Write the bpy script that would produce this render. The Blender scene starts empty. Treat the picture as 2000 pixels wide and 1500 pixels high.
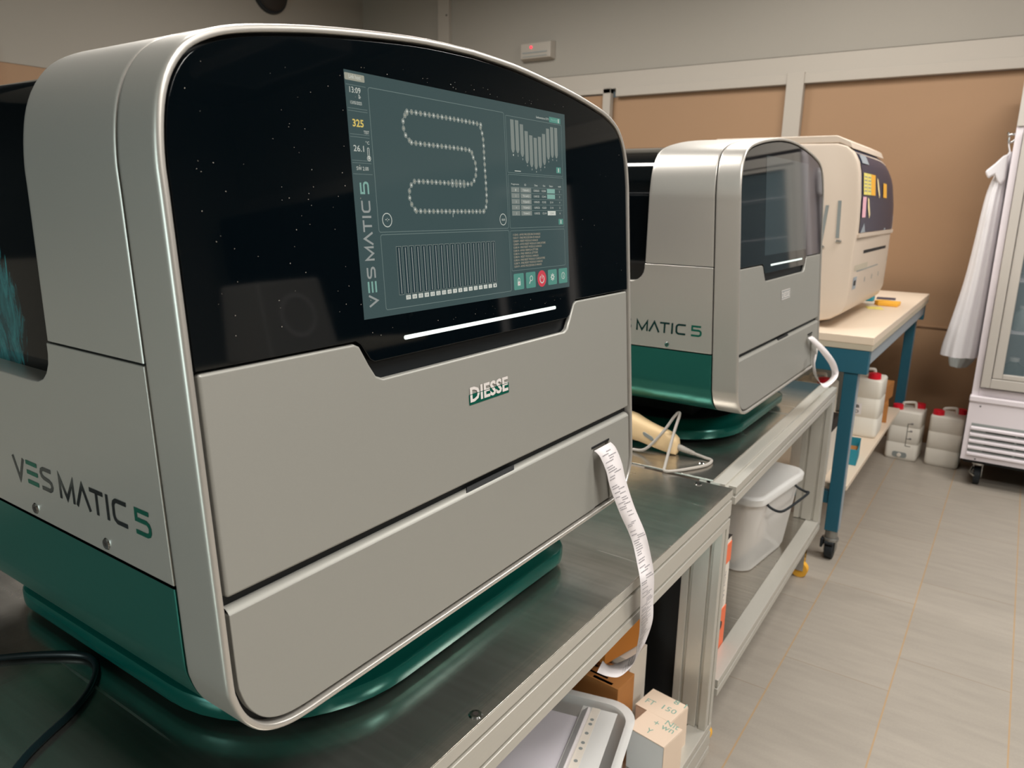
import bpy, bmesh, math, random
from mathutils import Vector, Matrix
random.seed(7)
SC = bpy.context.scene
COL = SC.collection
FZ = 1.38            # camera height above the floor (metres)
K = 0.9              # scale of bench / machine measurements

# ------------------------------------------------------------ camera
cam_d = bpy.data.cameras.new('camera'); cam = bpy.data.objects.new('camera', cam_d); COL.objects.link(cam)
cam_d.sensor_width = 36.0; cam_d.lens = 1452.32 / 2000.0 * 36.0
cam_d.clip_start = 0.02
# columns: world X, Y, Z axes seen in camera (x right, y down, z forward)
RC = [[0.5641668419557171, -0.8254811397340441, 0.017223889818500093],
      [-0.18654248465067436, -0.14775646116719843, -0.9712723251498907],
      [0.8043119269645633, 0.544746653156406, -0.23734659891326504]]
m = Matrix(((RC[0][0], -RC[1][0], -RC[2][0], 0), (RC[0][1], -RC[1][1], -RC[2][1], 0), (RC[0][2], -RC[1][2], -RC[2][2], FZ), (0, 0, 0, 1)))
cam.matrix_world = m
cam_d.dof.use_dof = True; cam_d.dof.focus_distance = 0.95; cam_d.dof.aperture_fstop = 9.0
SC.camera = cam

# ------------------------------------------------------------ view, world
SC.view_settings.view_transform = 'Standard'; SC.view_settings.look = 'None'
SC.view_settings.gamma = 1.0; SC.view_settings.use_curve_mapping = False
SC.view_settings.exposure = 0.0
W = bpy.data.worlds.new('world'); SC.world = W; W.use_nodes = True
W.node_tree.nodes['Background'].inputs[0].default_value = (0.62, 0.72, 0.72, 1)
W.node_tree.nodes['Background'].inputs[1].default_value = 0.12

# ------------------------------------------------------------ lamps (light of the ceiling luminaires)
LAMPS = [(0.35, -0.70, 64), (2.9, -0.75, 54), (3.7, 0.9, 34), (1.3, 1.9, 54), (3.2, 2.9, 50), (4.2, -3.9, 10), (1.5, -2.9, 68)]
for (x, y, e) in LAMPS:
    l = bpy.data.lights.new('ceiling_light', 'AREA'); l.shape = 'RECTANGLE'; l.size = 0.56; l.size_y = 1.15
    l.energy = e; l.color = (1.0, 0.965, 0.92); l.spread = math.radians(175 if e > 12 else 90)
    o = bpy.data.objects.new('ceiling_light', l); COL.objects.link(o); o.location = (x, y, 3.085)

# cool fill light added behind the camera to brighten the first analyser's side
l = bpy.data.lights.new('cool_fill_light', 'AREA'); l.shape = 'RECTANGLE'; l.size = 2.2; l.size_y = 1.0; l.energy = 38; l.color = (0.78, 0.98, 0.97)
o = bpy.data.objects.new('cool_fill_light', l); COL.objects.link(o); o.location = (-3.02, 1.4, 1.25); o.rotation_euler = (0, math.radians(-90), 0)

# ------------------------------------------------------------ helpers
def lin(c):
    c = c / 255.0
    return c / 12.92 if c <= 0.04045 else ((c + 0.055) / 1.055) ** 2.4
def rgb(r, g, b): return (lin(r), lin(g), lin(b), 1.0)
def mat(name, col, rough=0.5, metal=0.0, emit=None, estr=0.0, alpha=None, trans=0.0, ior=1.45, coat=0.0, spec=None, noise=None, bump=None, sss=0):
    m = bpy.data.materials.new(name); m.use_nodes = True
    nt = m.node_tree; b = nt.nodes['Principled BSDF']
    b.inputs['Base Color'].default_value = col; b.inputs['Roughness'].default_value = rough
    b.inputs['Metallic'].default_value = metal; b.inputs['IOR'].default_value = ior
    b.inputs['Transmission Weight'].default_value = trans
    b.inputs['Coat Weight'].default_value = coat
    if spec is not None: b.inputs['Specular IOR Level'].default_value = spec
    if emit: b.inputs['Emission Color'].default_value = emit; b.inputs['Emission Strength'].default_value = estr
    if alpha is not None: b.inputs['Alpha'].default_value = alpha
    if noise:  # (scale, amount, stretch)
        sc_, amt, st = noise
        tc = nt.nodes.new('ShaderNodeTexCoord'); mp = nt.nodes.new('ShaderNodeMapping'); mp.inputs['Scale'].default_value = st
        nz = nt.nodes.new('ShaderNodeTexNoise'); nz.inputs['Scale'].default_value = sc_; nz.inputs['Detail'].default_value = 5
        mr = nt.nodes.new('ShaderNodeMapRange'); mr.inputs[3].default_value = 1 - amt; mr.inputs[4].default_value = 1 + amt
        mx = nt.nodes.new('ShaderNodeVectorMath'); mx.operation = 'SCALE'; mx.inputs[0].default_value = col[:3]
        nt.links.new(tc.outputs['Object'], mp.inputs[0]); nt.links.new(mp.outputs[0], nz.inputs['Vector'])
        nt.links.new(nz.outputs[0], mr.inputs[0]); nt.links.new(mr.outputs[0], mx.inputs[3]); nt.links.new(mx.outputs[0], b.inputs['Base Color'])
    if bump:
        sc_, st_ = bump
        tc = nt.nodes.new('ShaderNodeTexCoord'); nz = nt.nodes.new('ShaderNodeTexNoise'); nz.inputs['Scale'].default_value = sc_; nz.inputs['Detail'].default_value = 3
        bp = nt.nodes.new('ShaderNodeBump'); bp.inputs['Strength'].default_value = st_; bp.inputs['Distance'].default_value = 0.002
        nt.links.new(tc.outputs['Object'], nz.inputs['Vector']); nt.links.new(nz.outputs[0], bp.inputs['Height']); nt.links.new(bp.outputs[0], b.inputs['Normal'])
    return m

M = {}
M['silver'] = mat('silver_satin_paint', rgb(206, 202, 195), 0.38, 0.72, noise=(900, 0.04, (1, 1, 1)))
M['rim'] = mat('rim_satin_metal', rgb(205, 196, 186), 0.34, 0.5, noise=(900, 0.05, (1, 1, 1)))
M['panel'] = mat('grey_panel_paint', rgb(158, 157, 150), 0.42, 0.3, noise=(700, 0.03, (1, 1, 1)))
M['green'] = mat('green_metallic_paint', rgb(44, 114, 103), 0.32, 0.6)
M['greenplate'] = mat('green_gloss_plate', rgb(14, 100, 90), 0.22, 0.25)
M['black'] = mat('black_matt', rgb(10, 13, 15), 0.6)
M['dark'] = mat('dark_recess', rgb(8, 14, 18), 0.5)
M['glass'] = mat('black_glass', rgb(3, 8, 12), 0.04, ior=1.42)
M['white'] = mat('white_paint', rgb(216, 210, 206), 0.5)
M['letter'] = mat('mirror_letter', rgb(120, 135, 142), 0.12, 1.0)
M['letterg'] = mat('green_letter', rgb(28, 120, 100), 0.2, 0.6)
M['chrome'] = mat('chrome', rgb(200, 200, 198), 0.12, 1.0)
M['ledbar'] = mat('light_bar', rgb(200, 215, 210), 0.4, emit=rgb(226, 238, 232), estr=0.72)
M['alu'] = mat('anodised_aluminium', rgb(200, 197, 188), 0.34, 0.40, noise=(60, 0.04, (1, 8, 8)))
M['alug'] = mat('aluminium_groove', rgb(120, 126, 122), 0.4, 0.6)
M['cream'] = mat('cream_plastic', rgb(206, 190, 173), 0.42)
M['creamtop'] = mat('cream_laminate', rgb(228, 210, 188), 0.35, noise=(8, 0.03, (1, 1, 1)))
M['edge'] = mat('beige_edge', rgb(190, 180, 160), 0.5)
M['blue'] = mat('petrol_blue_steel', rgb(36, 96, 116), 0.4, noise=(6, 0.05, (1, 1, 1)))
M['bluegrey'] = mat('grey_blue_steel', rgb(150, 160, 168), 0.4)
M['tubp'] = mat('translucent_plastic', rgb(240, 239, 236), 0.35, alpha=0.66)
M['can'] = mat('natural_polyethylene', rgb(226, 221, 210), 0.45, noise=(5, 0.04, (1, 1, 1)))
M['red'] = mat('red_cap', rgb(214, 22, 44), 0.35)
M['card'] = mat('brown_cardboard', rgb(176, 118, 62), 0.8, noise=(20, 0.08, (1, 1, 1)))
M['cardo'] = mat('orange_cardboard', rgb(196, 124, 48), 0.75, noise=(15, 0.06, (1, 1, 1)))
M['ink'] = mat('dark_ink', rgb(40, 34, 30), 0.7)
M['paper'] = mat('thermal_paper', rgb(232, 226, 226), 0.6)
M['paperw'] = mat('white_carton', rgb(226, 218, 206), 0.7)
M['carton2'] = mat('pink_white_carton', rgb(234, 212, 190), 0.7)
M['cartonb'] = mat('pale_blue_label', rgb(228, 234, 236), 0.6)
M['pen'] = mat('green_marker', rgb(130, 172, 158), 0.7)
M['lilac'] = mat('lilac_paper', rgb(240, 234, 242), 0.6)
M['inkg'] = mat('grey_print', rgb(150, 146, 150), 0.7)
M['orange'] = mat('orange_paper', rgb(238, 116, 74), 0.6)
M['fridge'] = mat('fridge_white', rgb(222, 214, 218), 0.35)
M['fridgeg'] = mat('fridge_grey_frame', rgb(182, 176, 168), 0.4)
M['slot'] = mat('slot_grey', rgb(140, 146, 144), 0.5)
M['coat'] = mat('coat_cloth', rgb(222, 220, 222), 0.85, bump=(40, 0.15))
M['coatg'] = mat('green_grey_cloth', rgb(198, 206, 206), 0.9)
M['wallup'] = mat('upper_wall_paint', rgb(152, 146, 136), 0.8, noise=(1.2, 0.03, (1, 1, 1)), bump=(30, 0.05))
M['orangewall'] = mat('ochre_wall_panel', rgb(150, 118, 88), 0.6, noise=(1.6, 0.05, (1, 1, 1)))
M['frame'] = mat('off_white_frame', rgb(168, 160, 149), 0.55)
M['ceil'] = mat('ceiling_paint', rgb(140, 137, 132), 0.8)
M['navy'] = mat('navy_window', rgb(34, 46, 74), 0.28, ior=1.3)
M['yellow'] = mat('yellow_note', rgb(232, 218, 120), 0.7)
M['amber'] = mat('amber_note', rgb(240, 178, 60), 0.7)
M['pink'] = mat('pink_note', rgb(232, 178, 190), 0.7)
M['bananac'] = mat('cream_tag', rgb(240, 220, 170), 0.6)
M['tealbox'] = mat('teal_box', rgb(40, 140, 160), 0.6)
M['rubber'] = mat('black_rubber', rgb(24, 30, 34), 0.6)
M['scanner'] = mat('beige_scanner_plastic', rgb(236, 206, 160), 0.42)
M['cable'] = mat('grey_cable', rgb(172, 166, 158), 0.5)
M['bcable'] = mat('black_cable', rgb(18, 34, 38), 0.35)
M['scrbg'] = mat('display_panel', rgb(10, 14, 16), 0.10, emit=rgb(66, 84, 84), estr=0.85, ior=1.5)
M['scroff'] = mat('display_idle', rgb(10, 14, 16), 0.06, emit=rgb(36, 46, 48), estr=0.8, ior=1.6)
def em(name, c, s=0.9): return mat(name, rgb(12, 14, 16), 0.12, emit=rgb(*c), estr=s, ior=1.5)
M['s_line'] = em('screen_line', (112, 128, 124)); M['s_txt'] = em('screen_text', (205, 208, 198)); M['s_grey'] = em('screen_grey', (126, 134, 128))
M['s_yel'] = em('screen_yellow', (222, 196, 104)); M['s_grn'] = em('screen_green', (86, 142, 128)); M['s_red'] = em('screen_red', (206, 70, 82))
M['s_dark'] = em('screen_dark', (36, 56, 60)); M['s_lgrn'] = em('screen_pale_green', (128, 170, 158)); M['s_btn'] = em('screen_button', (158, 158, 142))
M['s_log'] = em('screen_log', (176, 162, 140)); M['s_ltr'] = em('screen_letter', (150, 154, 150))
M['redled'] = mat('red_led', rgb(220, 60, 70), 0.4, emit=rgb(255, 60, 80), estr=1.5)
M['fillglow'] = mat('fill_pane_glow', rgb(200, 215, 220), 0.3, emit=rgb(205, 225, 232), estr=0.6)  # glowing pane of the added fill window
M['slat'] = mat('louvre_slat', rgb(150, 150, 146), 0.35, 0.7)
M['tube'] = mat('fluorescent_tube', rgb(240, 240, 235), 0.4, emit=(1, 0.95, 0.88, 1), estr=3.0)
M['woodd'] = mat('dark_cabinet', rgb(26, 31, 34), 0.5)

# stainless steel sheet, brushed along Y with worn patches and scratches
def steel_mat():
    m = bpy.data.materials.new('brushed_stainless'); m.use_nodes = True; nt = m.node_tree; b = nt.nodes['Principled BSDF']; L = nt.links
    b.inputs['Metallic'].default_value = 0.94; b.inputs['Base Color'].default_value = rgb(176, 174, 166)
    tc = nt.nodes.new('ShaderNodeTexCoord')
    def nz(scale, st, det=6):
        mp = nt.nodes.new('ShaderNodeMapping'); mp.inputs['Scale'].default_value = st; mp.inputs['Rotation'].default_value = (0, 0, 0.12)
        n = nt.nodes.new('ShaderNodeTexNoise'); n.inputs['Scale'].default_value = scale; n.inputs['Detail'].default_value = det
        L.new(tc.outputs['Object'], mp.inputs[0]); L.new(mp.outputs[0], n.inputs['Vector']); return n
    a = nz(90, (1, 0.05, 1)); c = nz(5, (1, 1, 1)); s = nz(60, (0.12, 1.6, 1), 2)
    mr = nt.nodes.new('ShaderNodeMapRange'); mr.inputs[1].default_value = 0.3; mr.inputs[2].default_value = 0.7; mr.inputs[3].default_value = 0.17; mr.inputs[4].default_value = 0.29
    L.new(c.outputs[0], mr.inputs[0]); L.new(mr.outputs[0], b.inputs['Roughness'])
    mc = nt.nodes.new('ShaderNodeMapRange'); mc.inputs[1].default_value = 0.35; mc.inputs[2].default_value = 0.65; mc.inputs[3].default_value = 0.90; mc.inputs[4].default_value = 1.06
    L.new(a.outputs[0], mc.inputs[0])
    sc_ = nt.nodes.new('ShaderNodeVectorMath'); sc_.operation = 'SCALE'; sc_.inputs[0].default_value = rgb(200, 196, 188)[:3]
    # hairline scratches in three directions
    acc = None
    for k, (rot, scl) in enumerate(((0.35, 34), (1.25, 26), (-0.7, 30))):
        mp = nt.nodes.new('ShaderNodeMapping'); mp.inputs['Rotation'].default_value = (0, 0, rot); mp.inputs['Scale'].default_value = (1.0, 0.035, 1); mp.inputs['Location'].default_value = (k * 3.1, k, 0)
        n_ = nt.nodes.new('ShaderNodeTexNoise'); n_.inputs['Scale'].default_value = scl; n_.inputs['Detail'].default_value = 3; L.new(tc.outputs['Object'], mp.inputs[0]); L.new(mp.outputs[0], n_.inputs['Vector'])
        r_ = nt.nodes.new('ShaderNodeMapRange'); r_.inputs[1].default_value = 0.715; r_.inputs[2].default_value = 0.76; L.new(n_.outputs[0], r_.inputs[0])
        if acc is None: acc = r_.outputs[0]
        else: a_ = nt.nodes.new('ShaderNodeMath'); a_.operation = 'MAXIMUM'; L.new(acc, a_.inputs[0]); L.new(r_.outputs[0], a_.inputs[1]); acc = a_.outputs[0]
    ro = nt.nodes.new('ShaderNodeMath'); ro.operation = 'MULTIPLY_ADD'; ro.inputs[1].default_value = 0.28; L.new(acc, ro.inputs[0]); L.new(mr.outputs[0], ro.inputs[2]); L.new(ro.outputs[0], b.inputs['Roughness'])
    md_ = nt.nodes.new('ShaderNodeMath'); md_.operation = 'MULTIPLY_ADD'; md_.inputs[1].default_value = -0.30; md_.inputs[2].default_value = 0.94; L.new(acc, md_.inputs[0]); L.new(md_.outputs[0], b.inputs['Metallic'])
    L.new(mc.outputs[0], sc_.inputs[3]); L.new(sc_.outputs[0], b.inputs['Base Color'])
    bp = nt.nodes.new('ShaderNodeBump'); bp.inputs['Strength'].default_value = 0.18; bp.inputs['Distance'].default_value = 0.0006
    L.new(s.outputs[0], bp.inputs['Height']); L.new(bp.outputs[0], b.inputs['Normal'])
    return m
M['steel'] = steel_mat()

def tile_mat():
    m = bpy.data.materials.new('floor_tiles'); m.use_nodes = True; nt = m.node_tree; b = nt.nodes['Principled BSDF']; L = nt.links
    def mth(op, a, c=None):
        n = nt.nodes.new('ShaderNodeMath'); n.operation = op
        for i, v in enumerate((a, c)):
            if v is None: continue
            if isinstance(v, (int, float)): n.inputs[i].default_value = v
            else: L.new(v, n.inputs[i])
        return n.outputs[0]
    tc = nt.nodes.new('ShaderNodeTexCoord'); sp = nt.nodes.new('ShaderNodeSeparateXYZ'); L.new(tc.outputs['Object'], sp.inputs[0])
    ry = mth('DIVIDE', mth('SUBTRACT', sp.outputs[1], 0.1435), 0.2985); row = mth('FLOOR', ry); fy = mth('FRACT', ry)
    rx = mth('DIVIDE', mth('ADD', mth('SUBTRACT', sp.outputs[0], 2.82), mth('MULTIPLY', row, 0.205)), 0.6); cx = mth('FLOOR', rx); fx = mth('FRACT', rx)
    ey = mth('MULTIPLY', mth('MINIMUM', fy, mth('SUBTRACT', 1.0, fy)), 0.2985); ex = mth('MULTIPLY', mth('MINIMUM', fx, mth('SUBTRACT', 1.0, fx)), 0.6)
    gy = mth('LESS_THAN', ey, 0.0021); gx = mth('LESS_THAN', ex, 0.0014)
    wn = nt.nodes.new('ShaderNodeTexWhiteNoise'); wn.noise_dimensions = '2D'; cb = nt.nodes.new('ShaderNodeCombineXYZ'); L.new(row, cb.inputs[0]); L.new(cx, cb.inputs[1]); L.new(cb.outputs[0], wn.inputs[0])
    mp = nt.nodes.new('ShaderNodeMapping'); mp.inputs['Scale'].default_value = (14, 2.2, 1); L.new(tc.outputs['Object'], mp.inputs[0])
    n1 = nt.nodes.new('ShaderNodeTexNoise'); n1.inputs['Scale'].default_value = 2.2; n1.inputs['Detail'].default_value = 8; L.new(mp.outputs[0], n1.inputs['Vector'])
    n2 = nt.nodes.new('ShaderNodeTexNoise'); n2.inputs['Scale'].default_value = 160; L.new(tc.outputs['Object'], n2.inputs['Vector'])
    v = mth('ADD', mth('MULTIPLY', mth('SUBTRACT', n1.outputs[0], 0.5), 0.34), mth('ADD', mth('MULTIPLY', mth('SUBTRACT', n2.outputs[0], 0.5), 0.12), mth('MULTIPLY', mth('SUBTRACT', wn.outputs[0], 0.5), 0.07)))
    sc_ = nt.nodes.new('ShaderNodeVectorMath'); sc_.operation = 'SCALE'; sc_.inputs[0].default_value = rgb(158, 150, 139)[:3]; L.new(mth('ADD', v, 1.0), sc_.inputs[3])
    m1 = nt.nodes.new('ShaderNodeMix'); m1.data_type = 'RGBA'; L.new(gy, m1.inputs[0]); L.new(sc_.outputs[0], m1.inputs[6]); m1.inputs[7].default_value = rgb(170, 142, 108)
    m2 = nt.nodes.new('ShaderNodeMix'); m2.data_type = 'RGBA'; L.new(gx, m2.inputs[0]); L.new(m1.outputs[2], m2.inputs[6]); m2.inputs[7].default_value = rgb(140, 126, 108)
    L.new(m2.outputs[2], b.inputs['Base Color']); b.inputs['Roughness'].default_value = 0.42
    bp = nt.nodes.new('ShaderNodeBump'); bp.inputs['Strength'].default_value = 0.2; bp.inputs['Distance'].default_value = 0.001
    L.new(n2.outputs[0], bp.inputs['Height']); L.new(bp.outputs[0], b.inputs['Normal'])
    return m
M['tile'] = tile_mat()

def feather_mat():   # black gloss cover with a printed teal plume low on its side
    m = bpy.data.materials.new('black_gloss_with_teal_print'); m.use_nodes = True; nt = m.node_tree; b = nt.nodes['Principled BSDF']; L = nt.links
    b.inputs['Roughness'].default_value = 0.06; b.inputs['IOR'].default_value = 1.5
    tc = nt.nodes.new('ShaderNodeTexCoord'); sp = nt.nodes.new('ShaderNodeSeparateXYZ'); L.new(tc.outputs['Object'], sp.inputs[0])
    def mth(op, a, c=None):
        n = nt.nodes.new('ShaderNodeMath'); n.operation = op
        for i, v in enumerate((a, c)):
            if v is None: continue
            if isinstance(v, (int, float)): n.inputs[i].default_value = v
            else: L.new(v, n.inputs[i])
        return n.outputs[0]
    mp = nt.nodes.new('ShaderNodeMapping'); mp.inputs['Scale'].default_value = (1, 3.2, 1.0); mp.inputs['Rotation'].default_value = (0.5, 0, 0); L.new(tc.outputs['Object'], mp.inputs[0])
    n = nt.nodes.new('ShaderNodeTexNoise'); n.inputs['Scale'].default_value = 16; n.inputs['Detail'].default_value = 10; n.inputs['Roughness'].default_value = 0.7; n.inputs['Distortion'].default_value = 0.8
    L.new(mp.outputs[0], n.inputs['Vector'])
    dy = mth('SUBTRACT', sp.outputs[1], (1.10 - 0.95) * K); dz = mth('SUBTRACT', sp.outputs[2], (-0.155 + 0.70) * K)
    d = mth('SQRT', mth('ADD', mth('MULTIPLY', mth('MULTIPLY', dy, dy), 1.0), mth('MULTIPLY', mth('MULTIPLY', dz, dz), 1.0)))
    msk = mth('SUBTRACT', mth('ADD', 0.088, mth('MULTIPLY', mth('SUBTRACT', n.outputs[0], 0.5), 0.11)), d)
    mr = nt.nodes.new('ShaderNodeMapRange'); mr.inputs[1].default_value = 0.0; mr.inputs[2].default_value = 0.012; L.new(msk, mr.inputs[0])
    xm = mth('LESS_THAN', sp.outputs[0], -0.35)
    fac = mth('MULTIPLY', mr.outputs[0], xm)
    cr = nt.nodes.new('ShaderNodeValToRGB'); cr.color_ramp.elements[0].position = 0.38; cr.color_ramp.elements[0].color = rgb(4, 34, 44); cr.color_ramp.elements[1].position = 0.68; cr.color_ramp.elements[1].color = rgb(50, 132, 136)
    L.new(n.outputs[0], cr.inputs[0])
    mx = nt.nodes.new('ShaderNodeMix'); mx.data_type = 'RGBA'; L.new(fac, mx.inputs[0]); mx.inputs[6].default_value = rgb(5, 9, 12); L.new(cr.outputs[0], mx.inputs[7])
    L.new(mx.outputs[2], b.inputs['Base Color'])
    return m
M['cover'] = feather_mat()

class MB:
    def __init__(s): s.v = []; s.f = []; s.mi = []; s.mats = []
    def m(s, name):
        mm = M[name]
        if mm not in s.mats: s.mats.append(mm)
        return s.mats.index(mm)
    def add(s, vs, fs, mn):
        o = len(s.v); s.v += [tuple(p) for p in vs]; k = s.m(mn)
        for f in fs: s.f.append([o + i for i in f]); s.mi.append(k)
    def box(s, x0, x1, y0, y1, z0, z1, mn):
        vs = [(x, y, z) for z in (z0, z1) for y in (y0, y1) for x in (x0, x1)]
        s.add(vs, [(0, 2, 3, 1), (4, 5, 7, 6), (0, 1, 5, 4), (2, 6, 7, 3), (0, 4, 6, 2), (1, 3, 7, 5)], mn)
    def prism(s, a, b, mn, caps=True):     # two matching rings of 3D points
        n = len(a); fs = [(i, (i + 1) % n, n + (i + 1) % n, n + i) for i in range(n)]
        if caps: fs += [tuple(reversed(range(n))), tuple(range(n, 2 * n))]
        s.add(list(a) + list(b), fs, mn)
    def loft(s, rings, mn, closed=True, cap0=True, cap1=True):
        n = len(rings[0]); vs = [p for r in rings for p in r]; fs = []
        for j in range(len(rings) - 1):
            for i in range(n if closed else n - 1):
                i2 = (i + 1) % n
                fs.append((j * n + i, j * n + i2, (j + 1) * n + i2, (j + 1) * n + i))
        if closed and cap0: fs.append(tuple(reversed(range(n))))
        if closed and cap1: fs.append(tuple(range((len(rings) - 1) * n, len(rings) * n)))
        s.add(vs, fs, mn)
    def tube(s, path, r, mn, n=10):
        P = [Vector(p) for p in path]; rings = []; up = Vector((0.13, 0.21, 0.97))
        for i, p in enumerate(P):
            t = (P[min(i + 1, len(P) - 1)] - P[max(i - 1, 0)]).normalized()
            a = t.cross(up)
            if a.length < 1e-3: a = t.cross(Vector((1, 0, 0)))
            a.normalize(); b = t.cross(a).normalized(); rr = r[i] if isinstance(r, (list, tuple)) else r
            rings.append([p + a * math.cos(2 * math.pi * k / n) * rr + b * math.sin(2 * math.pi * k / n) * rr for k in range(n)])
        s.loft(rings, mn)
    def cyl(s, c, axis, r, h, mn, n=24, r2=None):
        c = Vector(c); a = Vector(axis).normalized(); u = a.orthogonal().normalized(); w = a.cross(u); r2 = r if r2 is None else r2
        A = [c + (u * math.cos(2 * math.pi * k / n) + w * math.sin(2 * math.pi * k / n)) * r for k in range(n)]
        B = [c + a * h + (u * math.cos(2 * math.pi * k / n) + w * math.sin(2 * math.pi * k / n)) * r2 for k in range(n)]
        s.prism(A, B, mn)
    def poly(s, pts, fn, mn):              # flat polygon drawn on a surface
        s.add([fn(*p) for p in pts], [tuple(range(len(pts)))], mn)
    def rect(s, u0, v0, u1, v1, fn, mn): s.poly([(u0, v0), (u1, v0), (u1, v1), (u0, v1)], fn, mn)
    def line(s, pts, w, fn, mn, closed=False):   # mitred band in 2D
        n = len(pts); P = [Vector(p) for p in pts]; L = []; R = []
        for i in range(n):
            a = P[i - 1] if (i > 0 or closed) else None; b = P[(i + 1) % n] if (i < n - 1 or closed) else None
            d1 = (P[i] - a).normalized() if a is not None else None; d2 = (b - P[i]).normalized() if b is not None else None
            if d1 is None: d1 = d2
            if d2 is None: d2 = d1
            t = (d1 + d2)
            t = t.normalized() if t.length > 1e-6 else d1
            nn = Vector((-t.y, t.x)); c = max(0.35, nn.dot(Vector((-d1.y, d1.x))))
            L.append(P[i] + nn * (w / 2 / c)); R.append(P[i] - nn * (w / 2 / c))
        fs = []
        for i in range(n if closed else n - 1):
            j = (i + 1) % n; fs.append((i, j, n + j, n + i))
        s.add([fn(p.x, p.y) for p in L] + [fn(p.x, p.y) for p in R], fs, mn)
    def disc(s, u, v, r, fn, mn, n=20, rv=None): s.poly([(u + r * math.cos(2 * math.pi * k / n), v + (rv or r) * math.sin(2 * math.pi * k / n)) for k in range(n)], fn, mn)
    def ring(s, u, v, r, w, fn, mn, n=24): s.line([(u + r * math.cos(2 * math.pi * k / n), v + r * math.sin(2 * math.pi * k / n)) for k in range(n)], w, fn, mn, True)

def rr(u0, v0, u1, v1, r, n=5):
    o = []
    for (cx, cy, a0) in ((u1 - r, v1 - r, 0), (u0 + r, v1 - r, 90), (u0 + r, v0 + r, 180), (u1 - r, v0 + r, 270)):
        for k in range(n + 1):
            a = math.radians(a0 + 90 * k / n); o.append((cx + r * math.cos(a), cy + r * math.sin(a)))
    return o

def cat(pts, n=4):
    P = [Vector(p) for p in pts]; o = []
    for i in range(len(P) - 1):
        a, b, c, d = P[max(i - 1, 0)], P[i], P[i + 1], P[min(i + 2, len(P) - 1)]
        for k in range(n):
            t = k / n
            o.append(0.5 * ((2 * b) + (c - a) * t + (2 * a - 5 * b + 4 * c - d) * t * t + (3 * b - a - 3 * c + d) * t ** 3))
    o.append(P[-1]); return [tuple(p) for p in o]

def obj(name, mb, parent=None, bevel=0, smooth=35, scale=None, origin=None, fix=True, segs=2):
    me = bpy.data.meshes.new(name); vs = mb.v
    ox, oy, oz = origin or (0, 0, 0)
    sc_ = scale or 1.0
    me.from_pydata([((x - ox) * sc_, (y - oy) * sc_, (z - oz) * sc_) for x, y, z in vs], [], mb.f)
    for mm in mb.mats: me.materials.append(mm)
    for p, k in zip(me.polygons, mb.mi): p.material_index = k
    me.validate()
    if fix:
        bm = bmesh.new(); bm.from_mesh(me); bmesh.ops.recalc_face_normals(bm, faces=bm.faces); bm.to_mesh(me); bm.free()
    if smooth:
        for p in me.polygons: p.use_smooth = True
        me.set_sharp_from_angle(angle=math.radians(smooth))
    o = bpy.data.objects.new(name, me); COL.objects.link(o)
    if bevel:
        b = o.modifiers.new('bevel', 'BEVEL'); b.width = bevel; b.segments = segs; b.limit_method = 'ANGLE'; b.angle_limit = math.radians(40); b.harden_normals = True
    if parent: o.parent = parent
    return o
def thing(name, label, cat_, loc=(0, 0, 0), rz=0, group=None):
    o = bpy.data.objects.new(name, None); COL.objects.link(o); o.empty_display_size = 0.1
    o.location = loc; o.rotation_euler = (0, 0, rz); o['label'] = label; o['category'] = cat_
    if group: o['group'] = group
    return o
def tag(o, label, cat_, group=None, kind=None):
    o['label'] = label; o['category'] = cat_
    if group: o['group'] = group
    if kind: o['kind'] = kind
    return o
def struct(o): o['kind'] = 'structure'; return o
def place(mb, loc, rz=0):   # shift / turn the raw verts of a one mesh thing
    c, s = math.cos(rz), math.sin(rz); mb.v = [(c * x - s * y + loc[0], s * x + c * y + loc[1], z + loc[2]) for x, y, z in mb.v]; return mb
def top(name, mb, loc, label, cat_, rz=0, group=None, bevel=0, smooth=35):  # single mesh thing with its origin at its base
    o = obj(name, mb, None, bevel, smooth); o.location = loc; o.rotation_euler = (0, 0, rz); return tag(o, label, cat_, group)
def text2d(mb, body, size, fn, mn, align='LEFT', w=None, h=None, bold=0.0, shear=0.0):
    cu = bpy.data.curves.new('t', 'FONT'); cu.body = body; cu.size = 1.0; cu.align_x = align; cu.resolution_u = 2; cu.offset = bold; cu.shear = shear
    ob = bpy.data.objects.new('t', cu); COL.objects.link(ob)
    bpy.context.view_layer.update()
    me = bpy.data.meshes.new_from_object(ob.evaluated_get(bpy.context.evaluated_depsgraph_get()))
    vs = [tuple(v.co) for v in me.vertices]; fs = [tuple(p.vertices) for p in me.polygons]
    bpy.data.objects.remove(ob); bpy.data.curves.remove(cu); bpy.data.meshes.remove(me)
    if not vs: return
    x0 = min(v[0] for v in vs); x1 = max(v[0] for v in vs); y0 = min(v[1] for v in vs); y1 = max(v[1] for v in vs)
    sx = (w / (x1 - x0)) if w else size; sy = (h / (y1 - y0)) if h else size
    if w or h: out = [fn((v[0] - x0) * sx, (v[1] - y0) * sy) for v in vs]
    else: out = [fn(v[0] * sx, v[1] * sy) for v in vs]
    mb.add(out, fs, mn)

# ============================================================ ROOM
def plane_struct(name, b, mn, bevel=0, uvroot=None):
    mb = MB(); mb.box(*b, mn); return struct(obj(name, mb, None, bevel, 0))
plane_struct('floor', (-3.2, 5.1, -5.7, 5.1, -0.06, 0.0), 'tile')
plane_struct('ceiling', (-3.2, 5.1, -5.7, 5.1, 3.2, 3.26), 'ceil')
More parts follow.
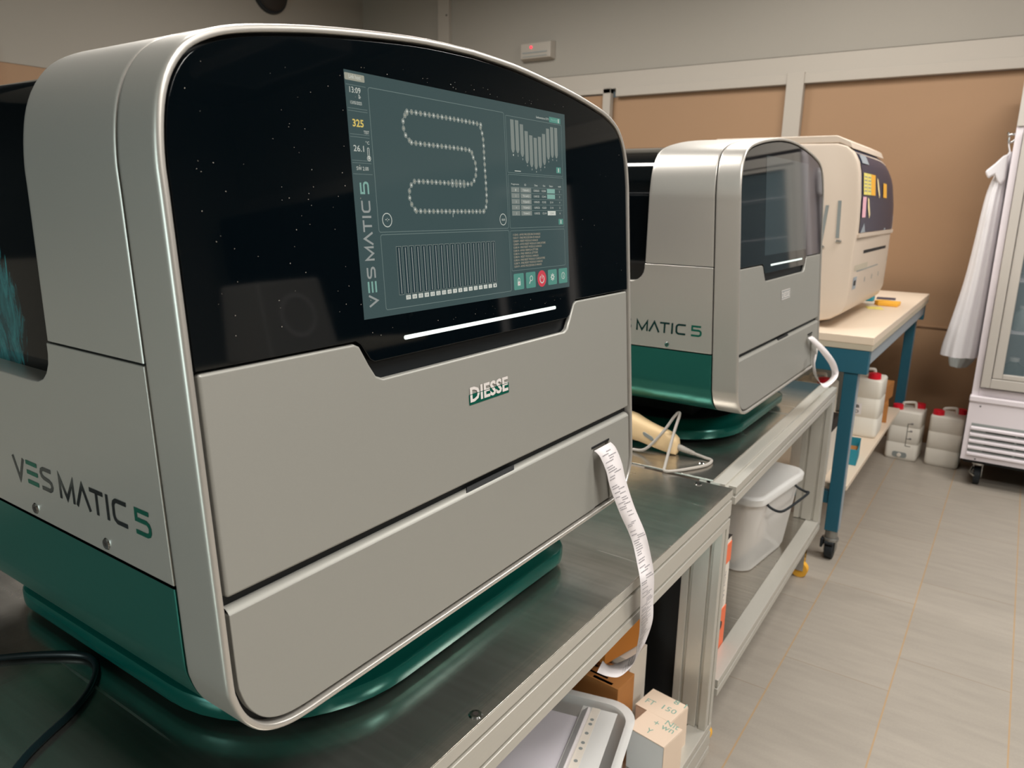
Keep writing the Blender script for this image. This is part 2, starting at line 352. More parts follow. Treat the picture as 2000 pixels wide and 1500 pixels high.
# far wall (X = 5): ochre panels below, painted upper wall, off white framing
def wall_far():
    mb = MB()
    mb.box(5.0, 5.12, -0.62, 5.1, 0, 2.11, 'orangewall'); mb.box(5.0, 5.12, -5.7, -0.62, 0, 2.11, 'woodd'); mb.box(4.995, 5.12, -5.7, 5.1, 2.278, 3.2, 'wallup')
    mb.box(4.972, 5.12, -5.7, 5.1, 2.165, 2.272, 'frame')
    return struct(obj('wall_far', mb, None, 0.002, 0))
wall_far()
def trims():
    mb = MB(); mb.box(4.958, 5.0, -5.7, 2.53, 2.11, 2.168, 'frame'); struct(obj('trim_1', mb, None, 0.004, 0))
    mb = MB(); mb.box(4.95, 5.0, 1.262, 1.365, 0.0, 2.176, 'frame'); struct(obj('trim_2', mb, None, 0.003, 0))
    mb = MB(); mb.box(4.955, 4.995, 4.02, 4.13, 2.28, 3.2, 'frame'); mb.cyl((4.955, 4.04, 2.80), (-1, 0, 0), 0.007, 0.004, 'ink', 12); struct(obj('trim_3', mb, None, 0.003, 0))
    mb = MB(); mb.box(4.992, 5.0, -5.7, 1.26, 0.704, 0.714, 'orangewall'); struct(obj('trim_4', mb, None, 0, 0))
trims()
def door_far():
    d = thing('door_1', '', ''); del d['label']; del d['category']; d['kind'] = 'structure'; d.location = (4.96, 3.05, 0)
    mb = MB()
    for (y0, y1) in ((2.56 - 3.05, 2.62 - 3.05), (3.48 - 3.05, 3.54 - 3.05)): mb.box(-0.02, 0.03, y0, y1, 0, 2.165, 'frame')
    mb.box(-0.02, 0.03, 2.56 - 3.05, 3.54 - 3.05, 2.13, 2.165, 'frame'); obj('door_frame', mb, d, 0.004)
    mb = MB(); mb.box(0.0, 0.03, 2.625 - 3.05, 3.475 - 3.05, 0.005, 2.125, 'orangewall')
    mb.box(-0.006, 0.0, 2.68 - 3.05, 3.42 - 3.05, 1.15, 2.07, 'orangewall'); mb.box(-0.006, 0.0, 2.68 - 3.05, 3.42 - 3.05, 0.12, 1.05, 'orangewall'); obj('door_leaf', mb, d, 0.004)
    mb = MB(); mb.cyl((-0.05, -0.36, 1.05), (1, 0, 0), 0.012, 0.05, 'chrome'); mb.cyl((-0.05, -0.365, 1.05), (0, 1, 0), 0.009, 0.12, 'chrome'); obj('door_handle', mb, d)
door_far()
# left wall (Y = 5)
mb = MB(); mb.box(1.95, 5.1, 5.0, 5.12, 0, 2.11, 'orangewall'); mb.box(1.95, 5.1, 4.995, 5.12, 2.11, 3.2, 'wallup'); mb.box(-3.2, 1.95, 5.0, 5.12, 0, 1.0, 'wallup'); mb.box(-3.2, 1.95, 4.995, 5.12, 1.0, 3.2, 'woodd'); struct(obj('wall_left', mb, None, 0.002, 0))
mb = MB(); mb.box(1.94, 2.07, 4.95, 5.0, 0.0, 2.19, 'cream'); struct(obj('trim_5', mb, None, 0.01, 0))
# right wall (Y = -5.6) and near wall (X = -3.1)
mb = MB(); mb.box(-3.2, 5.1, -5.72, -5.6, 0, 3.2, 'wallup'); struct(obj('wall_right', mb, None, 0, 0))
mb = MB(); mb.box(-3.22, -3.1, -5.7, 5.1, 0, 3.2, 'wallup'); struct(obj('wall_near', mb, None, 0, 0))
w_ = thing('added_window_1', '', ''); del w_['label']; del w_['category']; w_['kind'] = 'structure'; w_.location = (-3.08, 1.4, 0.7)  # unseen window, added to go with the cool fill light
mb = MB()
for b_ in ((0, 0.04, -1.16, -1.1, 0, 1.1), (0, 0.04, 1.1, 1.16, 0, 1.1), (0, 0.04, -1.1, 1.1, 0, 0.05), (0, 0.04, -1.1, 1.1, 1.05, 1.1), (0, 0.04, -0.03, 0.03, 0.05, 1.05)): mb.box(*b_, 'white')
obj('added_window_frame', mb, w_, 0.003); mb = MB(); mb.box(0.0, 0.01, -1.1, 1.1, 0.05, 1.05, 'fillglow'); obj('added_window_pane', mb, w_)
# dark glazed door with pale frame further along the far wall (mirrored in the displays)
d = thing('door_2', '', ''); del d['label']; del d['category']; d['kind'] = 'structure'; d.location = (4.96, -2.07, 0)
mb = MB(); mb.box(-0.03, 0.03, -0.36, -0.30, 0, 1.92, 'white'); mb.box(-0.03, 0.03, 0.30, 0.36, 0, 1.92, 'white'); mb.box(-0.03, 0.03, -0.36, 0.36, 1.85, 1.92, 'white'); obj('door_frame', mb, d, 0.004)
mb = MB(); mb.box(0.0, 0.03, -0.298, 0.298, 0.005, 1.848, 'woodd'); obj('door_leaf', mb, d, 0.004)
mb = MB(); mb.cyl((-0.05, 0.25, 1.05), (1, 0, 0), 0.012, 0.05, 'chrome'); mb.cyl((-0.05, 0.25, 1.05), (0, -1, 0), 0.009, 0.12, 'chrome'); obj('door_handle', mb, d)

# emergency light on the upper far wall
t = thing('emergency_light', 'small white wall unit with a red indicator high on the far wall', 'emergency light', (4.995, 3.19, 2.40))
mb = MB(); mb.prism([(0, -0.14, 0), (-0.06, -0.13, 0.012), (-0.06, 0.13, 0.012), (0, 0.14, 0)], [(0, -0.14, 0.13), (-0.06, -0.13, 0.118), (-0.06, 0.13, 0.118), (0, 0.14, 0.13)], 'frame'); obj('housing', mb, t, 0.006)
mb = MB(); mb.box(-0.064, -0.06, -0.10, 0.11, 0.048, 0.056, 'slot'); mb.box(-0.064, -0.06, -0.10, 0.11, 0.024, 0.028, 'slot'); obj('vent_slot', mb, t)
mb = MB(); mb.cyl((-0.06, 0.035, 0.088), (-1, 0, 0), 0.010, 0.006, 'redled', 12); obj('indicator_lamp', mb, t)
# dark round sounder high on the left wall
t = thing('alarm_sounder', 'dark grey round unit at the top edge above the first analyser', 'alarm sounder', (4.02, 4.995, 2.885))
mb = MB(); mb.cyl((0, 0, 0), (0, -1, 0), 0.155, 0.03, 'woodd', 32, 0.15); obj('base_plate', mb, t, 0.004)
mb = MB(); R_ = []
for k in range(7):
    a = math.pi / 2 * k / 6; r = 0.13 * math.cos(a) + 0.004; R_.append([(r * math.cos(q * math.pi / 14), -0.03 - 0.05 * math.sin(a), r * math.sin(q * math.pi / 14)) for q in range(28)])
mb.loft(R_, 'ink'); obj('dome', mb, t)

# ceiling luminaires with egg crate louvres
def luminaire(x, y, first=[None]):
    labels = {0: 'louvred ceiling light over the aisle beside the first analyser'}
    if first[0] is None:
        t = thing('louvre_light', 'x', 'ceiling light', (x, y, 3.1))
        mb = MB(); mb.box(-0.62, 0.62, -0.31, 0.31, 0.085, 0.1, 'white')
        for s in (-1, 1): mb.box(-0.62, 0.62, min(s * 0.31, s * 0.30), max(s * 0.31, s * 0.30), 0.0, 0.085, 'white'); mb.box(min(s * 0.62, s * 0.61), max(s * 0.62, s * 0.61), -0.30, 0.30, 0.0, 0.085, 'white')
        obj('housing', mb, t)
        for s in (-3, -1, 1, 3): mb = MB(); mb.cyl((-0.6, s * 0.072, 0.06), (1, 0, 0), 0.013, 1.2, 'tube', 12); obj('tube', mb, t)
        mb = MB()
        for i in range(31): u = -0.6 + 1.2 * i / 30; mb.box(u - 0.001, u + 0.001, -0.299, 0.299, 0.0, 0.035, 'slat')
        for j in range(1, 15): v = -0.30 + 0.60 * j / 15; mb.box(-0.609, 0.609, v - 0.001, v + 0.001, 0.0, 0.035, 'slat')
        obj('louvre', mb, t, smooth=0); first[0] = t; t.rotation_euler = (0, 0, math.pi / 2)
    else:
        t = first[0].copy(); COL.objects.link(t); t.location = (x, y, 3.1)
        for c in first[0].children: q = c.copy(); COL.objects.link(q); q.parent = t
    return t
LL = ['over the aisle beside the first analyser', 'over the aisle beside the second analyser', 'above the blue table and the cream analyser', 'behind the first analyser', 'behind the second analyser and its bench', 'mirrored in the first analyser screen glass', 'farthest out over the open floor']
for (x, y, e), lb in zip(LAMPS, LL):
    t = luminaire(x, y); t['label'] = 'white louvred ceiling light ' + lb; t['group'] = 'louvred ceiling lights'

# ============================================================ ANALYSER (bench unit coordinates)
XC, TT = 0.8445, 0.0747
A = 0.4655
HALF = [(0.4655, -0.560), (0.35, -0.560), (0.2, -0.560), (0.12, -0.560), (0.090, -0.5598), (0.066, -0.5575), (0.045, -0.551), (0.029, -0.541), (0.016, -0.5265), (0.0075, -0.511), (0.002, -0.493), (0, -0.475),
        (0, -0.40), (0, -0.3), (0, -0.2), (0, -0.1), (0, 0.0), (0.0, 0.03), (0.003, 0.06), (0.009, 0.087), (0.020, 0.111), (0.038, 0.132), (0.063, 0.1465), (0.095, 0.157), (0.14, 0.166), (0.2, 0.1755), (0.28, 0.185), (0.37, 0.193), (0.4655, 0.196)]
_r = cat([(A - e, z) for e, z in HALF], 3)
OUT = _r + [(-x, z) for x, z in reversed(_r[1:-1])]          # closed loop, starts bottom centre, counter clockwise
def inset(loop, d):
    n = len(loop); o = []
    for i in range(n):
        p0 = Vector(loop[i - 1]); p2 = Vector(loop[(i + 1) % n]); t = (p2 - p0).normalized(); nn = Vector((-t.y, t.x)); q = Vector(loop[i]) + nn * d; o.append((q.x, q.y))
    return o
def clip(loop, zc, above=True):   # open chain of the loop on one side of z = zc
    n = len(loop); ins = [(p[1] > zc) == above for p in loop]
    st = next(i for i in range(n) if ins[i] and not ins[i - 1]); ch = []
    def cut(a, b): k = (zc - a[1]) / (b[1] - a[1]); return (a[0] + (b[0] - a[0]) * k, zc)
    ch.append(cut(loop[st - 1], loop[st])); i = st
    while ins[i % n]: ch.append(loop[i % n]); i += 1
    ch.append(cut(loop[(i - 1) % n], loop[i % n])); return ch
def yf(z): return 0.575 + TT * (z + 0.70)                    # front plane
def ys(z): return 0.648 + 0.061 * (z + 0.70) + 0.0005        # seam between front ring and shell
OR = (XC, 0.95, -0.70)
def Mo(name, mb, parent, bevel=0, smooth=35, segs=2): return obj(name, mb, parent, bevel, smooth, scale=K, origin=OR, segs=segs)
def FP(d):                                                    # point on the front plane, d behind it
    ct, st = 1 / math.hypot(1, TT), TT / math.hypot(1, TT)
    return lambda x, z: (XC + x, yf(z) + d * ct, z - d * st)
def FW(d): f = FP(d); return lambda x, z: f(x - XC, z)
def sweep(mb, chain_fn, prof, mn, closed):
    rings = []
    for (o, yfun) in prof: rings.append([(XC + x, yfun(z), z) for x, z in chain_fn(o)])
    mb.loft(rings, mn, closed, False, False)

# lettering strokes "VES MATIC 5" in units of the letter height
def ves(mb, fn, m1, m2):
    w = 0.17
    def ln(p, mm): mb.line(p, w, fn, mm)
    ln([(0.07, 0.97), (0.52, 0.03), (0.97, 0.97)], m1)
    for v in (0.91, 0.5, 0.09): mb.rect(1.2, v - 0.09, 2.12, v + 0.09, fn, m2)
    ln([(3.25, 0.91), (2.62, 0.91), (2.47, 0.84), (2.42, 0.72), (2.47, 0.6), (2.62, 0.53), (3.05, 0.48), (3.2, 0.4), (3.24, 0.28), (3.19, 0.16), (3.05, 0.09), (2.4, 0.09)], m1)
    ln([(3.9, 0.0), (3.9, 0.9), (4.4, 0.1), (4.9, 0.9), (4.9, 0.0)], m1)
    ln([(5.12, 0.0), (5.6, 0.93), (6.08, 0.0)], m1)
    ln([(6.14, 0.91), (7.08, 0.91)], m1); ln([(6.61, 0.86), (6.61, 0.0)], m1)
    ln([(7.34, 1.0), (7.34, 0.0)], m1)
    ln([(8.62, 0.91), (7.95, 0.91), (7.8, 0.82), (7.75, 0.7), (7.75, 0.3), (7.8, 0.18), (7.95, 0.09), (8.62, 0.09)], m1)
    ln([(10.03, 0.91), (9.22, 0.91), (9.22, 0.56), (9.85, 0.56), (9.98, 0.5), (10.04, 0.4), (10.04, 0.24), (9.98, 0.14), (9.85, 0.09), (9.15, 0.09)], m2)

def build_screen(parent, live):
    F0 = FW(0.0026)
    mb = MB(); ct = 1 / math.hypot(1, TT)
    def S(off):
        f = FW(0.0030 - off); return lambda u, v: f(0.609 + u, 0.1375 - v * ct)
    a = [S(-0.001)(*p) for p in ((0, 0), (0, 0.273), (0.472, 0.273), (0.472, 0))]; b = [S(0.0003)(*p) for p in ((0, 0), (0, 0.273), (0.472, 0.273), (0.472, 0))]
    mb.prism(a, b, 'scrbg' if live else 'scroff'); scr = Mo('display', mb, parent, 0, 0)
    if not live: return
    s1, s2, s3 = S(0.0006), S(0.0008), S(0.0010)
    up = lambda f: (lambda u0, v0: (lambda u, v: f(u0 + u, v0 - v)))
    def T(mb, txt, u, v, h, mn='s_txt', w=None, bold=0.0, f=s3): text2d(mb, txt, h, up(f)(u, v), mn, w=w, h=h if w else None, bold=bold)
    # left column
    mb = MB(); mb.poly([(p[0], p[1]) for p in rr(-0.0, 0.0030, 0.030, 0.0104, 0.0012)], s1, 's_btn'); T(mb, 'Link host', 0.006, 0.0085, 0.0045, w=0.018)
    for v in (0.0148, 0.0393, 0.0420, 0.0667, 0.0695, 0.0948, 0.0974, 0.1095): mb.rect(0.0012, v, 0.031, v + 0.0005, s1, 's_line')
    T(mb, '13:09', 0.0056, 0.0232, 0.0062, w=0.0165); T(mb, '13/05/2025', 0.0055, 0.0352, 0.0034, w=0.0172); T(mb, '325', 0.0062, 0.0590, 0.0082, 's_yel', w=0.0168, bold=0.02)
    T(mb, 'TEST', 0.0222, 0.0656, 0.0034, w=0.0084); T(mb, '\u00b0C', 0.0238, 0.0768, 0.0034, w=0.0058); T(mb, '26.1', 0.0046, 0.0853, 0.0066, w=0.0158); T(mb, 'SW 2.00', 0.0066, 0.1056, 0.0040, w=0.0186)
    mb.line([(0.0190, 0.0240), (0.0190, 0.0283), (0.0200, 0.0274), (0.0208, 0.0288)], 0.0005, s3, 's_txt'); mb.line([(0.0190, 0.0240), (0.0214, 0.0270), (0.0202, 0.0272)], 0.0005, s3, 's_txt')
    mb.line([(p[0], p[1]) for p in rr(0.0262, 0.0805, 0.0288, 0.0905, 0.0012)], 0.0006, s1, 's_txt', True); mb.ring(0.0275, 0.0920, 0.0026, 0.0007, s2, 's_txt', 14); mb.disc(0.0275, 0.0920, 0.0013, s3, 's_txt', 10)
    Mo('status_column', mb, scr, 0, 0)
    mb = MB(); ves(mb, lambda u, v: s1(0.0238 - v * 0.0142, 0.2600 - u * 0.01405), 's_ltr', 's_lgrn')
    # reading direction is bottom to top: letter tops face left
    Mo('side_title', mb, scr, 0, 0)
    # carousel panel
    mb = MB(); mb.line(rr(0.0345, 0.0145, 0.3010, 0.1745, 0.003), 0.0007, s1, 's_line', True)
    tr = cat([(0.0968, 0.0356), (0.1058, 0.0337), (0.2358, 0.0352), (0.2438, 0.0405), (0.2478, 0.0496), (0.2489, 0.0588), (0.2491, 0.078), (0.2495, 0.0965), (0.2500, 0.1152), (0.2500, 0.134), (0.2480, 0.1439), (0.2423, 0.1498), (0.2344, 0.1508), (0.1102, 0.1504), (0.1005, 0.1487), (0.0937, 0.1411), (0.0913, 0.1321), (0.0932, 0.1235), (0.0995, 0.1165), (0.109, 0.1147), (0.1746, 0.1148), (0.214, 0.1148), (0.2216, 0.1116), (0.2274, 0.1039), (0.2292, 0.093), (0.2268, 0.0836), (0.2204, 0.0762), (0.2121, 0.0706), (0.1069, 0.0694), (0.098, 0.067), (0.0909, 0.0599), (0.0889, 0.0505), (0.0903, 0.042), (0.0968, 0.0356)], 8)
    mb.line(tr[:-1], 0.0011, s1, 's_grey', True)
    acc = 0.0; nxt = 0.0; k = 0
    for i in range(len(tr) - 1):
        p, q = Vector(tr[i]), Vector(tr[i + 1]); seg = (q - p).length
        while nxt <= acc + seg:
            c = p + (q - p) * ((nxt - acc) / seg if seg else 0)
            big = abs(c.y - 0.1148) < 0.001 and 0.172 < c.x < 0.208
            mb.disc(c.x, c.y, 0.0034 if big else 0.0030, s2, 's_grey', 12, 0.0056 if big else 0.0034)
            mb.disc(c.x, c.y, 0.0014, s3, 's_txt' if k % 2 else 's_btn', 6); k += 1; nxt += 0.0082
        acc += seg
    for (u, v) in ((0.0496, 0.1607), (0.2879, 0.1620)): mb.ring(u, v, 0.0078, 0.0009, s1, 's_txt', 28)
    T(mb, '-:-', 0.0463, 0.1622, 0.004, w=0.0066); T(mb, '00:00', 0.2838, 0.1638, 0.003, w=0.0082); mb.rect(0.1735, 0.152, 0.1742, 0.158, s1, 's_txt')
    Mo('carousel_diagram', mb, scr, 0, 0)
    # rack panel
    mb = MB(); mb.line(rr(0.0365, 0.1775, 0.3015, 0.2655, 0.003), 0.0007, s1, 's_line', True)
    for k in range(18):
        u = 0.0612 + k * 0.01145; mb.rect(u, 0.1920, u + 0.0085, 0.2498, s1, 's_dark'); mb.line([(u, 0.1920), (u + 0.0085, 0.1920), (u + 0.0085, 0.2498), (u, 0.2498)], 0.0006, s2, 's_grey', True)
        mb.rect(u + 0.0037, 0.1935, u + 0.0049, 0.2485, s3, 's_ltr')
        if k: mb.rect(u + 0.0002, 0.2513, u + 0.0086, 0.2566, s1, 's_txt'); text2d(mb, str(18 - k), 1, up(s3)(u + (0.0022 if 18 - k > 9 else 0.0035), 0.2555), 's_dark', w=0.0040 if 18 - k > 9 else 0.0018, h=0.0030)
    Mo('rack_diagram', mb, scr, 0, 0)
    # right column
    mb = MB(); mb.line(rr(0.3050, 0.0175, 0.4600, 0.0960, 0.002), 0.0006, s1, 's_line', True)
    T(mb, 'Sedimentazione 57/75', 0.3858, 0.0136, 0.003, w=0.036); mb.rect(0.4240, 0.0080, 0.4575, 0.0160, s1, 's_grn'); T(mb, 'Risultati', 0.4290, 0.0133, 0.003, 's_lgrn', w=0.018); mb.rect(0.4500, 0.0092, 0.4525, 0.0150, s2, 's_txt')
    for k, v in enumerate([0.0217, 0.0217, 0.0262, 0.0348, 0.0398, 0.0425, 0.0401, 0.0350, 0.0262, 0.0229, 0.0229]):
        u = 0.3165 + k * 0.01215; mb.poly([(u, v), (u + 0.0088, v), (u + 0.0088, v + 0.041), (u + 0.0066, v + 0.0452), (u + 0.0044, v + 0.0462), (u + 0.0022, v + 0.0452), (u, v + 0.041)], s1, 's_grey')
        T(mb, str(k + 1), u + 0.0035, v + 0.0505, 0.0026, w=0.0016)
    mb.rect(0.4408, 0.0825, 0.4548, 0.0915, s1, 's_grn'); mb.rect(0.4460, 0.0840, 0.4485, 0.0900, s2, 's_txt'); mb.rect(0.3230, 0.0925, 0.3390, 0.0935, s1, 's_txt')
    Mo('result_chart', mb, scr, 0, 0)
    mb = MB(); mb.line(rr(0.3050, 0.0985, 0.4600, 0.1745, 0.002), 0.0006, s1, 's_line', True)
    for (tx, u, w_) in (('Progressivo', 0.3120, 0.0200), ('ID', 0.3470, 0.004), ('Data', 0.3745, 0.0085), ('Ora', 0.3985, 0.0065), ('Stato', 0.4170, 0.0105), ('mm/h', 0.4440, 0.0085)): T(mb, tx, u, 0.1135, 0.0028, w=w_)
    for r in range(5):
        v = 0.1165 + r * 0.0084; mb.rect(0.3112, v - 0.0008, 0.4560, v - 0.0003, s1, 's_line')
        mb.rect(0.3118, v, 0.3330, v + 0.0066, s1, 's_grey'); mb.rect(0.3358, v, 0.3650, v + 0.0066, s1, 's_grey'); T(mb, str(r + 1), 0.3220, v + 0.005, 0.003, w=0.0016); T(mb, 'T0%d6421' % r, 0.3410, v + 0.005, 0.003, w=0.018)
        T(mb, '13/05/25', 0.3715, v + 0.005, 0.003, w=0.0155); T(mb, '12:%d%d' % (5 - r, r), 0.3950, v + 0.005, 0.003, w=0.0110)
        if r < 2: mb.rect(0.4105, v, 0.4340, v + 0.0066, s1, 's_lgrn')
        elif r == 4: mb.rect(0.4105, v, 0.4345, v + 0.0066, s1, 's_txt'); T(mb, '21 H', 0.4180, v + 0.005, 0.003, 's_dark', w=0.009)
        else: T(mb, '21 H', 0.4180, v + 0.005, 0.003, w=0.009)
        T(mb, str(2 + r), 0.4465, v + 0.005, 0.003, w=0.0018)
    mb.rect(0.4430, 0.1625, 0.4570, 0.1712, s1, 's_grn'); mb.rect(0.4485, 0.1640, 0.4510, 0.1700, s2, 's_txt')
    Mo('result_table', mb, scr, 0, 0)
    mb = MB(); mb.line(rr(0.3050, 0.1785, 0.4600, 0.2365, 0.002), 0.0006, s1, 's_line', True)
    LOG = ['11:20:43 - AVVIO PROCEDURA DI ANALISI', '12:03:17 - FINE PROCEDURA DI ANALISI', '12:08:09 - RESET MODULO ANALISI', '12:08:09 - AVVIO RESET MODULO CARICATORE', '12:08:14 - FINE RESET MODULO ANALISI', '12:08:14 - AVVIO VERIFICA LETTORE', '12:08:14 - FINE VERIFICA LETTORE', '12:08:14 - RESET MODULO ANALISI', '12:08:14 - FINE RESET MODULO CARICATORE', '12:08:19 - FINE RESET MODULO ANALISI', '12:09:19 - AVVIO PROCEDURA DI ANALISI']
    LW = [0.0745, 0.0740, 0.067, 0.0890, 0.077, 0.067, 0.066, 0.067, 0.086, 0.078, 0.0755]
    for r, (s_, w_) in enumerate(zip(LOG, LW)): T(mb, s_, 0.3110, 0.1858 + r * 0.00465, 0.0030, 's_log', w=w_)
    Mo('message_log', mb, scr, 0, 0)
    mb = MB()
    for u in (0.3085, 0.3414, 0.4050, 0.4383): mb.poly(rr(u, 0.2412, u + 0.0268, 0.2652, 0.002), s1, 's_grn')
    mb.disc(0.3866, 0.2534, 0.0128, s1, 's_red', 32); mb.line([(0.3866 + 0.0060 * math.sin(math.radians(a)), 0.2540 - 0.0060 * math.cos(math.radians(a))) for a in range(35, 330, 15)], 0.0017, s2, 's_txt'); mb.rect(0.3859, 0.2468, 0.3873, 0.2536, s3, 's_txt')
    mb.poly(rr(0.3182, 0.2530, 0.3256, 0.2592, 0.0008), s2, 's_txt'); mb.line([(0.3195, 0.2534), (0.3195, 0.2500), (0.3207, 0.2482), (0.3231, 0.2482), (0.3243, 0.2500), (0.3243, 0.2534)], 0.0012, s2, 's_txt'); mb.disc(0.3219, 0.2560, 0.0009, s3, 's_red', 8)
    mb.ring(0.3560, 0.2508, 0.0036, 0.0011, s2, 's_txt'); mb.line([(0.3535, 0.2538), (0.3500, 0.2585)], 0.0017, s2, 's_txt')
    for k in range(8):
        a = math.pi / 4 * k; mb.line([(0.4184 + 0.0022 * math.cos(a), 0.2532 + 0.0022 * math.sin(a)), (0.4184 + 0.0058 * math.cos(a), 0.2532 + 0.0058 * math.sin(a))], 0.0018, s2, 's_txt')
    mb.ring(0.4184, 0.2532, 0.0030, 0.0016, s3, 's_txt', 16)
    mb.ring(0.4517, 0.2532, 0.0052, 0.0008, s2, 's_txt'); mb.rect(0.4511, 0.2522, 0.4523, 0.2562, s3, 's_txt'); mb.disc(0.4517, 0.2506, 0.0008, s3, 's_txt', 8)
    Mo('control_icons', mb, scr, 0, 0)

def analyser():
    t = thing('blood_analyser', '', 'analyser', (XC * K, 0.95 * K, FZ - 0.70 * K)); IN = {d: inset(OUT, d) for d in (0, .001, .0015, .003, .005, .007, .009, .010, .0005, .0066, .0074, .0078, .0110, .0105, .0115, .012, .0135, .015, .02, .028, .032, .036, .04, .05)}
    # turntable plate
    def plate(ins):
        x0, x1, y0, y1 = 0.482 + ins, 1.222 - ins, 0.662 + ins, 1.39 - ins; o = []
        for (cx, cy, r, a0) in ((x1, y1, 0.08, 0), (x0, y1, 0.08, 90), (x0, y0, 0.23, 180), (x1, y0, 0.08, 270)):
            r = r - ins * 0.5; px = cx - r if cx == x1 else cx + r; py = cy - r if cy == y1 else cy + r
            for k in range(13): a = math.radians(a0 + 90 * k / 12); o.append((px + r * math.cos(a), py + r * math.sin(a)))
        return o
    mb = MB(); R_ = []
    for ins, z in ((0.03, -0.688), (0.006, -0.688), (0.001, -0.684), (0.0, -0.678), (0.0, -0.662), (0.002, -0.658), (0.006, -0.656), (0.012, -0.655), (0.026, -0.645), (0.040, -0.638), (0.046, -0.637)):
        R_.append([(x, y, z) for x, y in plate(ins)])
    mb.loft(R_, 'greenplate'); tp_ = Mo('turntable', mb, t, 0, 30)
    mb = MB(); mb.prism([(x, y, -0.6368) for x, y in plate(0.045)], [(x, y, -0.6358) for x, y in plate(0.045)], 'black'); Mo('plate_shade', mb, tp_)  # black sheet: shade below the body put into the plate colour
    mb = MB(); mb.prism([(x, y, -0.700) for x, y in plate(0.05)], [(x, y, -0.686) for x, y in plate(0.05)], 'black'); Mo('rubber_foot', mb, t)
    mb = MB(); mb.box(0.62, 1.10, 0.80, 1.30, -0.6356, -0.556, 'black'); Mo('pedestal', mb, t)
    # front ring
    mb = MB(); f = lambda d: (lambda z: yf(z) + d)
    prof = [(0.010, lambda z: ys(z) - 0.0005), (0.0005, lambda z: ys(z) - 0.0004), (0.0, lambda z: ys(z) - 0.0012), (0.0, lambda z: ys(z) - 0.0045), (0.0, f(0.0085)), (0.0, f(0.0050)), (0.0005, f(0.0025)), (0.0015, f(0.0008)), (0.0030, f(0.0)), (0.0066, f(0.0001)), (0.0074, f(0.0007)), (0.0078, f(0.0025)), (0.0078, f(0.022))]
    sweep(mb, lambda o: IN[o], prof, 'silver', True); Mo('front_ring', mb, t, 0, 50)
    # outer faces of the ring in body paint, upper shell
    def shell(name, zc, above, y1, mn):
        mb = MB(); ch = {d: clip(IN[d], zc, above) for d in (0, .0005, .0015, .003, .007, .012, .036)}
        prof = [(0.012, lambda z: ys(z) + 0.0035), (0.0005, lambda z: ys(z) + 0.0034), (0.0, lambda z: ys(z) + 0.0042), (0.0, lambda z: ys(z) + 0.0075)]
        n0 = len(prof)
        for q in (0.25, 0.5, 0.75): prof.append((0.0, (lambda q: (lambda z: ys(z) + 0.005 + (y1 - 0.006 - ys(z) - 0.005) * q))(q)))
        prof += [(0.0, lambda z: y1 - 0.009), (0.0, lambda z: y1 - 0.006), (0.0015, lambda z: y1 - 0.0015), (0.007, lambda z: y1), (0.036, lambda z: y1)]
        L = min(len(c) for c in ch.values())
        for d in ch:                                   # same point count on each inset
            while len(ch[d]) > L: ch[d] = ch[d][:-2] + ch[d][-1:]
        sweep(mb, lambda o: ch[o], prof, mn, False)
        return Mo(name, mb, t, 0, 50)
    shell('upper_shell', -0.157, True, 0.880, 'silver')
    shell('base_shell', -0.3925, False, 1.385, 'green')
    # rear end plate of the green base
    mb = MB(); c = clip(IN[.003], -0.3925, False); mb.prism([(XC + x, 1.37, z) for x, z in c], [(XC + x, 1.385, z) for x, z in c], 'green'); Mo('rear_plate', mb, t)
    # lower side panels with the rounded opening corner
    for s in (-1, 1):
        P = [(ys(-0.3895) + 0.0035, -0.3895), (ys(-0.1595) + 0.0035, -0.1595), (0.880, -0.1595), (0.880, -0.172), (0.8825, -0.184), (0.889, -0.195), (0.899, -0.2035), (0.913, -0.2085), (0.93, -0.2095), (1.385, -0.2095), (1.385, -0.3895)]
        mb = MB(); xo, xi = XC + s * A, XC + s * (A - 0.036); mb.prism([(xo, y, z) for y, z in P], [(xi, y, z) for y, z in P], 'silver')
        sp = Mo('side_panel', mb, t, 0.0012)
        if s < 0:
            mb = MB(); xx = XC - A - 0.0004; ves(mb, lambda u, v: (xx, 1.011 - u * 0.0305, -0.3465 + v * 0.0305), 'letter', 'letterg'); Mo('lettering', mb, sp, 0, 0)
            for y in (0.965, 0.799):
                mb = MB(); mb.cyl((XC - A - 0.0002, y, -0.378), (-1, 0, 0), 0.0072, 0.0014, 'chrome', 24, 0.0060); mb.cyl((XC - A - 0.0016, y, -0.378), (-1, 0, 0), 0.0028, 0.0002, 'ink', 6); Mo('screw', mb, sp)
                mb = MB()
    # dark core behind the seams
    mb = MB(); mb.loft([[(XC + x, yf(z) + 0.014, z) for x, z in IN[.0078]], [(XC + x, 0.872, z) for x, z in IN[.012]]], 'dark'); Mo('inner_frame', mb, t, 0, 50)
    mb = MB(); c = clip(IN[.012], -0.235, False); mb.prism([(XC + x, 0.87, z) for x, z in c], [(XC + x, 1.36, z) for x, z in c], 'dark'); Mo('inner_base', mb, t)
    # black gloss rear cover
    mb = MB(); R_ = []
    for d, y in ((.032, 0.874), (.032, 1.0), (.032, 1.15), (.032, 1.30), (.036, 1.345), (.05, 1.375)):
        c = clip(IN[d], -0.232, True)
        L = 76
        # resample to a fixed count
        acc = [0];
        for i in range(1, len(c)): acc.append(acc[-1] + math.dist(c[i], c[i - 1]))
        rs = []
        for k in range(L):
            s_ = acc[-1] * k / (L - 1); i = max(j for j in range(len(acc)) if acc[j] <= s_ + 1e-9); i = min(i, len(c) - 2); q = (s_ - acc[i]) / (acc[i + 1] - acc[i]); rs.append((c[i][0] + (c[i + 1][0] - c[i][0]) * q, c[i][1] + (c[i + 1][1] - c[i][1]) * q))
